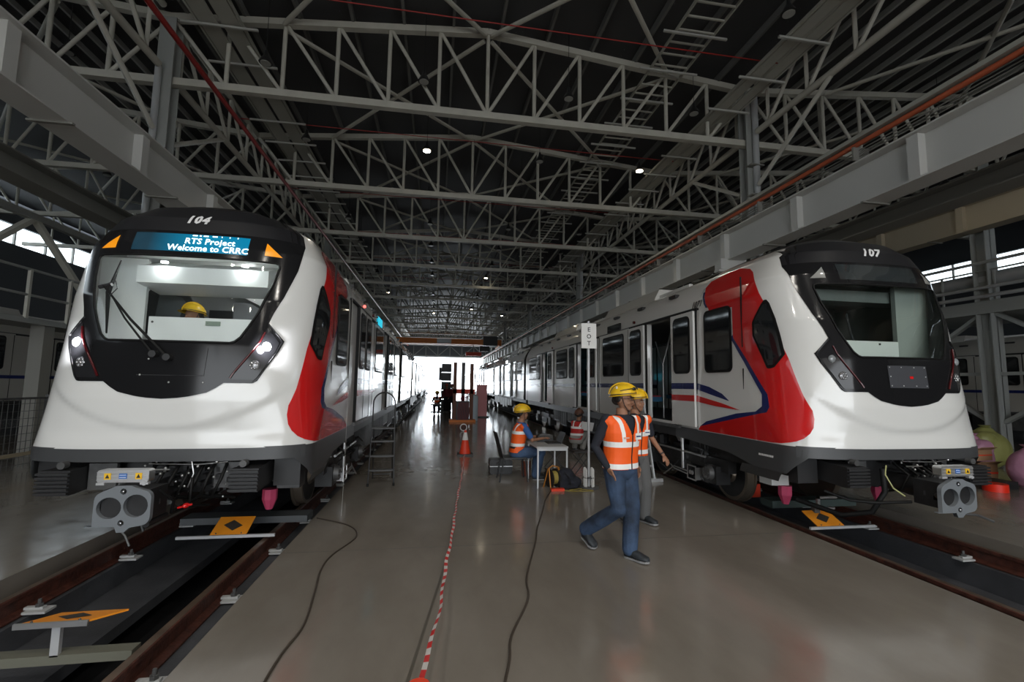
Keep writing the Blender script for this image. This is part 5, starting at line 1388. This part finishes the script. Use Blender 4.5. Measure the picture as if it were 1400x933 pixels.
def cord(name, lab, pts, r, m_, cat='cable'):
    P = [Vector(p) for p in pts]; out = []
    for i in range(len(P)-1):
        p0, p1, p2, p3 = P[max(i-1, 0)], P[i], P[i+1], P[min(i+2, len(P)-1)]
        for j in range(8):
            u = j/8; out.append(.5*((2*p1)+(-p0+p2)*u+(2*p0-5*p1+4*p2-p3)*u*u+(-p0+3*p1-3*p2+p3)*u**3))
    out.append(P[-1]); o = MB().tube(out, r, 7).build(name, m_, smooth=60); return tag(o, lab, cat)
cm = mat('cable_brown', (.05, .038, .028), .6)
cord('floor_cable', 'dark cable curving along the floor beside the left rail', [(-.90, 1.6, .009), (-.92, 2.6, .009), (-.92, 3.2, .009), (-.88, 3.6, .009), (-.94, 4.15, .009), (-1.0, 4.6, .009), (-.98, 4.97, .009), (-.84, 5.51, .009), (-1.0, 5.94, .009), (-1.45, 6.3, .009)], .008, cm)
cord('floor_cable', 'dark cable running over the floor from the cable reel towards the camera', [(.30, 1.8, .009), (.40, 2.6, .009), (.50, 3.0, .009), (.56, 3.28, .009), (.78, 3.8, .009), (.85, 4.22, .009), (1.12, 5.1, .009), (1.25, 5.6, .009), (1.48, 6.31, .009), (1.66, 6.9, .009), (1.9, 7.5, .009)], .0085, cm)
cord('floor_cable', 'tangle of thin yellow leads on the floor in front of the backpack', [(2.1, 7.5, .008), (2.3, 7.4, .008), (2.45, 7.52, .008), (2.6, 7.42, .008), (2.4, 7.36, .016), (2.2, 7.45, .02), (2.5, 7.6, .008), (2.75, 7.7, .008)], .006, mat('yellow_cable', (.35, .27, .06), .6))
cord('hanging_cord', 'thin pale cord hanging down beside train 104', [(-1.17, 6.42, 3.02), (-1.17, 6.42, 1.6), (-1.165, 6.4, .7), (-1.17, 6.38, 0.005)], .0022, mat('cord_pale', (.3, .3, .28), .6), 'cord')
# ---- sign post
t = thing('sign_post', 'silver pole with a white vertical EOT board beside train 107', 'sign', (2.60, 7.66, 0))
MB().tube([(0, 0, .02), (0, 0, 2.86)], .022, 12).build('pole', alupaint, t, smooth=60)
MB().box(-.14, -.035, 2.38, .13, -.022, 2.82).build('board', paperw, t)
for k, ch in enumerate('EOT'): text_obj('letter', ch, .105, textk, t, (lambda a, b, c, k=k: Vector((a-.005, -.0365, 2.675-.12*k+b))), bold=.002)
m = MB(); m.tube([(0, 0, 0), (0, 0, .03)], .17, 20); m.build('base', undergrey, t, smooth=40)
me = MB(); me.prism([(-.028, .03), (.028, .03), (.024, .30), (.010, .335), (-.010, .335), (-.024, .30)], 'y', -.012, .012); me = me.data('base_fin', paperw)
for k in range(4): part('base_fin', me, t, (.085*math.cos(k*PI/2+.6), .085*math.sin(k*PI/2+.6), 0), (0, 0, k*PI/2+.6+PI/2))
MB().tube([(0, 0, .17), (0, 0, .185)], .10, 16).build('collar', undergrey, t, smooth=40)
# ---- step ladder, left
t = thing('step_ladder', 'black step ladder with a round hoop top beside train 104', 'ladder', (-.90, 8.35, 0), math.radians(4))
m = MB(); m.tube([(-.21, -.22, 0), (-.19, .02, .95), (-.185, .04, 1.35)]+[(-.185*math.cos(a), .045, 1.37+.19*math.sin(a)) for a in [PI*i/12 for i in range(1, 12)]]+[(.185, .04, 1.35), (.19, .02, .95), (.21, -.22, 0)], .014, 8); m.build('front_frame', blackm, t, smooth=60)
m = MB(); m.tube([(-.17, .45, 0), (-.16, .06, .92)], .012, 8); m.tube([(.17, .45, 0), (.16, .06, .92)], .012, 8); m.tube([(-.17, .42, .08), (.17, .42, .08)], .010, 6); m.tube([(-.17, .3, .4), (.17, .3, .4)], .010, 6); m.build('rear_frame', blackm, t, smooth=60)
for k, z in enumerate((.25, .48, .72, .94)):
    y = -.22+.24*z/.95; MB().box(-.195, y-.04-.03*(k == 3), z-.012, .195, y+.07+.08*(k == 3), z+.012).build('tread', mat('tread_grey', (.05, .05, .05), .5), t)
for x in (-.21, .21): m = MB(); m.tube([(x, -.225, 0), (x, -.22, .05)], .02, 8); m.build('rubber_foot', rubber, t, smooth=60)
# ---- aluminium ladder, right
t = thing('aluminium_ladder', 'aluminium ladder leaning up to the open door of train 107 behind the two men', 'ladder', (3.72, 8.15, 0))
for x0 in (-.28, .26):
    m = MB(); m.bar((x0, -.1, .05), (x0*.8+.08, .42, 1.62), .06, .03); m.build('rail', mat('ladder_aluminium', (.62, .64, .65), .4, metal=.3), t)
for k in range(5):
    f = .14+.19*k; xa, xb = -.28+(.8*-.28+.08+.28)*f, .26+(.8*.26+.08-.26)*f; MB().bar((xa, -.1+.52*f, .05+1.57*f), (xb, -.1+.52*f, .05+1.57*f), .03, .03).build('rung', silver, t)
MB().box(-.42, -.14, 0, .42, -.05, .06).build('base_bar', silver, t)
for x0 in (-.24, .26):
    m = MB(); m.bar((x0, .75, .0), (x0*.8+.08, .42, 1.60), .035, .025); m.build('support_leg', silver, t)
# ---- cone, tape
t = thing('traffic_cone', 'red traffic cone with white collar in the middle of the aisle', 'traffic cone', (.73, 11.5, 0))
m = MB(); m.box(-.19, -.19, 0, .19, .19, .035); m.build('base', blackpl, t)
m = MB(); m.tube([(0, 0, .03), (0, 0, .36), (0, 0, .36), (0, 0, .545), (0, 0, .545), (0, 0, .60)], [.14, .075, .074, .036, .037, .025], 20); m.build('cone_body', conered, t, smooth=50)
m = MB(); m.tube([(0, 0, .36), (0, 0, .545)], [.0755, .0375], 20); m.build('white_collar', paperw, t, smooth=50)
tp = thing('barrier_tape', 'red and white striped barrier tape lying along the aisle from the cone', 'tape', (0, 0, 0))
TZ = lambda y: .22*max(0, (6.2-y)/3.6)**1.3
P = [(-.10, 2.35), (-.04, 2.89), (.02, 3.3), (.08, 3.75), (.13, 4.5), (.22, 5.4), (.28, 6.2), (.38, 7.4), (.50, 8.7), (.62, 10.2), (.70, 11.3)]
def tpt(y):
    x = lerp(y, [p[1] for p in P], [p[0] for p in P]); return x+.006*math.sin(y*9), y
m = MB(); y = 2.35; k = 0
mw = MB()
while y < 11.28:
    x0, y0 = tpt(y); x1, y1 = tpt(y+.075); tw = .8*math.sin(y*2.1); hw = .016
    zz = lambda s, tw=tw: .005+.014*max(0, s*math.sin(tw))+.004
    q = m if k % 2 else mw; tz0 = .8*math.sin(y*2.1); tz1 = .8*math.sin((y+.075)*2.1)
    def f(x, yy, s, a):
        z = .006+.012*(1+s*math.sin(a))+TZ(yy); k_ = 1-TZ(yy)/CAMH
        return ((x+s*hw*math.cos(a))*k_, yy*k_, z)
    q.quad(f(x0, y0, -1, tz0), f(x0, y0, 1, tz0), f(x1, y1, 1, tz1), f(x1, y1, -1, tz1)); y += .075; k += 1
o = m.build('red_stripes', mat('tape_red', (.6, .03, .03), .5), tp); o['kind'] = 'stuff'; o = mw.build('white_stripes', mat('tape_white', (.62, .6, .58), .5), tp); o['kind'] = 'stuff'
t = thing('tape_stand', 'low stand with red top holding the near end of the striped barrier tape', 'stand', (-.045, 2.40, 0)); m = MB(); m.tube([(0, 0, .20), (0, 0, .27)], .055, 18); m.build('red_head', conered, t, smooth=50); m = MB(); m.tube([(0, 0, .01), (0, 0, .2)], .018, 10); m.build('pole', conered, t); m = MB(); m.tube([(0, 0, 0), (0, 0, .02)], .1, 20); m.build('base', blackpl, t)
# ---- stop plates over the pits
def stop_plate(x, y, lab, s, tilt=1):
    t = thing('stop_marker', lab, 'marker plate', (x, y, 0))
    if tilt > 0: A = [(-.19, -.0, .0), (.19, 0, .0), (.19, .26, .125), (-.19, .26, .125)]
    else: A = [(-.20, 0, .12), (.20, 0, .12), (.32, .22, .085), (-.10, .22, .085)]
    A = [Vector(a) for a in A]; n = (A[1]-A[0]).cross(A[3]-A[0]).normalized()
    m = MB(); b = len(m.v); m.v += [tuple(a) for a in A]+[tuple(a-n*.012) for a in A]; m.f += [(0, 1, 2, 3), (7, 6, 5, 4), (0, 4, 5, 1), (1, 5, 6, 2), (2, 6, 7, 3), (3, 7, 4, 0)]; m.m += [0]*6; pl_ = m.build('plate', plate_o, t)
    c = (A[0]+A[1]+A[2]+A[3])/4; u = (A[1]-A[0])*.5; v = (A[3]-A[0])*.5; m = MB()
    q = [c-u*.55+v*.05*s, c-v*.60+u*.12*s, c+u*.55-v*.05*s, c+v*.60-u*.12*s]; m.v = [tuple(p+n*.003) for p in q]; m.f = [(0, 1, 2, 3)]; m.m = [0]; m.build('black_diamond', mat('diamond_dark', (.04, .035, .03), .6), t)
    m = MB()
    for a in (A[0]*.85+A[1]*.15, A[0]*.15+A[1]*.85): m.ball(tuple(a+v*.12+n*.004), .008, None, None, 7, 5)
    m.build('bolt', undergrey, t)
    return t
a = stop_plate(-2.27, 5.77, 'orange plate with black diamond standing over the pit under train 104', 1)
MB().box(-.52, -.03, -.03, .50, .0, .0).build('cross_bar', alupaint, a); MB().box(-.80, .62, -.06, .68, .90, .02).build('rear_cross_beam', mat('beam_dark', (.07, .075, .08), .5), a)
a = stop_plate(5.0, 5.27, 'orange plate with black diamond over the pit in front of train 107', -1)
MB().box(-.32, -.03, -.03, .62, .0, .0).build('cross_bar', alupaint, a); MB().box(-.15, .85, .0, 1.25, 1.1, .10).build('rear_cross_beam', mat('beam_green', (.05, .07, .065), .5), a)
a = stop_plate(-2.45, 3.62, 'orange plate seen edge-on over the pit at the lower left', 1, -1)
MB().box(-.22, -.015, .09, .21, .0, .125).build('front_bar', silver, a); MB().box(-.03, .04, -.12, .02, .07, .09).build('post', alupaint, a)
MB().box(-.75, .04, -.17, .46, .14, -.11).build('cross_beam', mat('beam_olive', (.13, .13, .10), .6), a)
tag(MB().box(5.12, 6.95, -.05, 5.3, 7.15, .16).build('wheel_chock', conered), 'red wheel chock beside the front wheel of train 107', 'chock')
t = thing('clamp_bracket', 'small bare steel bracket hanging ahead of train 107 between the pink wraps', 'bracket', (4.98, 5.45, .25)); MB().box(0, 0, .04, .3, .03, .07).build('arm', silver, t); MB().box(0, 0, -.1, .04, .03, .07).build('upright', silver, t); MB().box(0, 0, -.1, .26, .03, -.07).build('arm', silver, t); MB().box(-.02, .03, -.27, .06, .09, -.07).build('stand', undergrey, t)
# ---- lift rig and clutter in mid aisle
t = thing('lift_column', 'orange-based lifting jack with tall brown posts in the middle of the far aisle', 'lift', (1.2, 21.6, 0))
MB().box(-.6, -.35, 0, .6, .35, .10).build('base', orangem, t)
for x, mm, h in ((-.36, mat('post_brown', (.16, .06, .035), .6), 2.75), (.02, blackm, 2.75), (.42, mat('post_brown', (.16, .06, .035), .6), 2.7)): MB().box(x-.09, -.1, .1, x+.07, .1, h).build('post', mm, t)
MB().box(-.28, -.25, .1, .30, .2, .95).build('drive_unit', blackm, t); MB().box(-.45, -.1, 1.3, .55, .2, 1.5).build('carriage', conered, t)
m = MB()
for k in range(12): m.tube([(-.2+.04*k, -.26, .1), (-.24+.05*k, -.3, .5), (-.1+.03*k, -.2, 1.2)], .012, 5)
m.build('hose', mat('hose_red', (.2, .02, .03), .5), t)
t = thing('gas_cylinder', 'pale blue wrapped cylinder standing right of the lift posts', 'cylinder', (1.78, 22.3, 0)); m = MB(); m.tube([(0, 0, 0), (0, 0, 1.15), (0, 0, 1.25)], [.21, .21, .1], 18); m.build('body', mat('pale_blue', (.55, .66, .74), .4), t, smooth=50); MB().tube([(0, 0, 1.25), (0, 0, 1.33)], .04, 8).build('valve', conered, t)
t = thing('barrier_board', 'tall faded pink board standing right of the blue cylinder', 'barrier', (2.35, 24.5, 0)); MB().box(-.25, -.1, .05, .3, .1, 1.72).build('panel', mat('faded_pink', (.72, .30, .32), .6), t); MB().box(-.35, -.2, 0, .4, .2, .06).build('foot', blackpl, t)
t = thing('equipment_rack', 'tall dark stacked rack left of the lift posts', 'rack', (.62, 32.5, 0)); 
for k in range(5): MB().box(-.32, -.4, .1+.62*k, .35, .6, .66+.62*k).build('crate', blackm if k % 2 else under, t)
MB().box(-.36, -.42, 0, .4, .62, .1).build('pallet', undergrey, t); MB().box(-.5, .3, 2.0, -.32, .6, 2.9).build('side_box', undergrey, t)
t = thing('tool_trolley', 'low cluttered tool trolley in front of the distant bending worker', 'trolley', (-.02, 26.3, 0))
MB().box(-.3, -.25, .12, .3, .25, .18).build('shelf', blackm, t); MB().box(-.3, -.25, .55, .3, .25, .6).build('shelf', blackm, t)
for x in (-.28, .28):
    for y in (-.23, .23): MB().box(x-.015, y-.015, .05, x+.015, y+.015, .6).build('leg', blackm, t)
for x in (-.28, .28):
    for y in (-.23, .23): MB().tube([(x-.02, y, .05), (x+.02, y, .05)], .05, 10).build('castor', rubber, t)
t = thing('chrome_ring', 'shiny ring tool standing on the floor behind the traffic cone', 'ring', (1.02, 17.2, 0)); m = MB(); m.tube([(.12*math.cos(a), 0, .14+.12*math.sin(a)) for a in [2*PI*i/20 for i in range(21)]], .02, 7); m.build('ring', silver, t, smooth=60)
# ---- floor clutter at the far right
def sack(name, lab, loc, rx, ry, rz_, m_, seed):
    rnd = random.Random(seed); mb = MB(); mb.ball((0, 0, rz_*.9), rx, ry, rz_, 18, 12)
    for k in range(9): a = rnd.uniform(0, 6.3); mb.ball((rx*.6*math.cos(a), ry*.6*math.sin(a), rz_*rnd.uniform(.5, 1.5)), rx*.45, ry*.45, rz_*.4, 12, 8)
    mb.ball((rx*.1, 0, rz_*1.85), rx*.35, ry*.35, rz_*.2, 10, 6)
    t = thing(name, lab, 'sack', loc); fuse(mb, 'bag', m_, t, .03, 4); m2 = MB(); m2.tube([(rx*.1, 0, rz_*1.95), (rx*.1, 0, rz_*2.12)], [.04, .12], 10); m2.build('tied_neck', m_, t, smooth=50); return t
sack('plastic_sack', 'pink plastic sack at the far right beside cardboard boxes', (10.72, 6.9, 0), .34, .28, .36, pinkbag, 2)
sack('plastic_sack', 'pink plastic sack leaning behind the cardboard boxes', (11.25, 8.2, 0), .40, .34, .40, pinkbag, 5)
sack('plastic_sack', 'olive sack on the pile at the right edge', (12.6, 8.9, 0), .55, .42, .45, mat('olive_plastic', (.22, .22, .07), .5, bump=.5, bscale=6), 7)
for k, (x, y, z, w, h, lab) in enumerate(((10.5, 7.6, 0, .5, .34, 'lower cardboard box right of train 107'), (10.46, 7.62, .405, .46, .2, 'upper open cardboard box right of train 107'))):
    t = thing('cardboard_box', lab, 'box', (x, y, z), .1*k, 'cardboard boxes'); MB().box(-w/2, -.2, 0, w/2, .2, h).build('carton', card, t)
    for s in (-1, 1): m = MB(); m.prism([(s*.2, h), (s*.3, h+.06), (s*.3, h+.065), (s*.2, h+.008)], 'x', -w/2, w/2); m.build('flap', card, t)
    MB().box(-w/2-.003, -.203, h*.45, w/2+.003, -.199, h*.55).build('packing_tape', conered, t)
o = MB().tube([(9.72, 6.75, 0), (9.72, 6.75, .13)], .17, 22).build('red_tub', mat('tub_red', (.8, .03, .01), .4), smooth=40); tag(o, 'round red plastic tub on the floor right of the coupler of train 107', 'tub')
o = MB().box(9.9, 6.8, 0, 10.3, 7.2, .13).build('dark_crate', under); tag(o, 'low dark crate between the red tub and the pink sack', 'crate')
# ---- walkway, fence on the left
t = thing('walkway', 'raised grey steel walkway with railings behind train 104 on the left', 'platform', (-9.0, 0, 0))
MB().box(-.6, 9.0, 2.9, .3, 60, 3.02).build('deck', colm, t)
for z in (3.5, 4.05): MB().tube([(.3, 9, z), (.3, 60, z)], .03, 6).build('hand_rail', colm, t)
me = MB().box(.27, -.03, 3.0, .33, .03, 4.05).data('rail_post', truss)
for k in range(30): part('rail_post', me, t, (0, 9+1.1*k, 0))
me = MB().box(-.14, -.14, 0, .14, .14, 2.9).data('post', trussd)
for k in range(9): part('post', me, t, (.05, 12.0+5.5*k, 0))
me = MB().bar((0, -.1, 3.0), (0, 2.6, 5.4), .14, .1).data('brace', truss); me2 = MB().bar((0, 5.4, 3.0), (0, 2.6, 5.4), .14, .1).data('brace', truss)
for k in range(5): part('brace', me, t, (-.3, 9.3+5.5*k, 0)); part('brace', me2, t, (-.3, 9.3+5.5*k, 0))
MB().box(-.37, 9, 5.35, -.23, 60, 5.5).build('upper_beam', colm, t)
me = MB().box(-.12, -.12, 3.0, .12, .12, 5.4).data('post', colm)
for k in range(9): part('post', me, t, (-.3, 9.2+5.5*k, 0))
t = thing('mesh_fence', 'dark wire mesh fence with a pale rail left of train 104', 'fence', (-7.6, 0, 0))
MB().box(-.03, 8, .28, .03, 60, .34).build('rail', mat('rail_tan', (.30, .25, .17), .6), t); MB().box(-.02, 8, 1.32, .02, 60, 1.36).build('rail', undergrey, t)
m = MB()
for k in range(300): m.box(-.004, 8+.11*k, .05, .004, 8.008+.11*k, 1.34)
for k in range(9): m.box(-.004, 8, .12+.14*k, .004, 41, .128+.14*k)
o = m.build('wire_mesh', undergrey, t); o['kind'] = 'stuff'
me = MB().box(-.03, -.03, 0, .03, .03, 1.4).data('post', undergrey)
for k in range(20): part('post', me, t, (0, 8+2.5*k, 0))
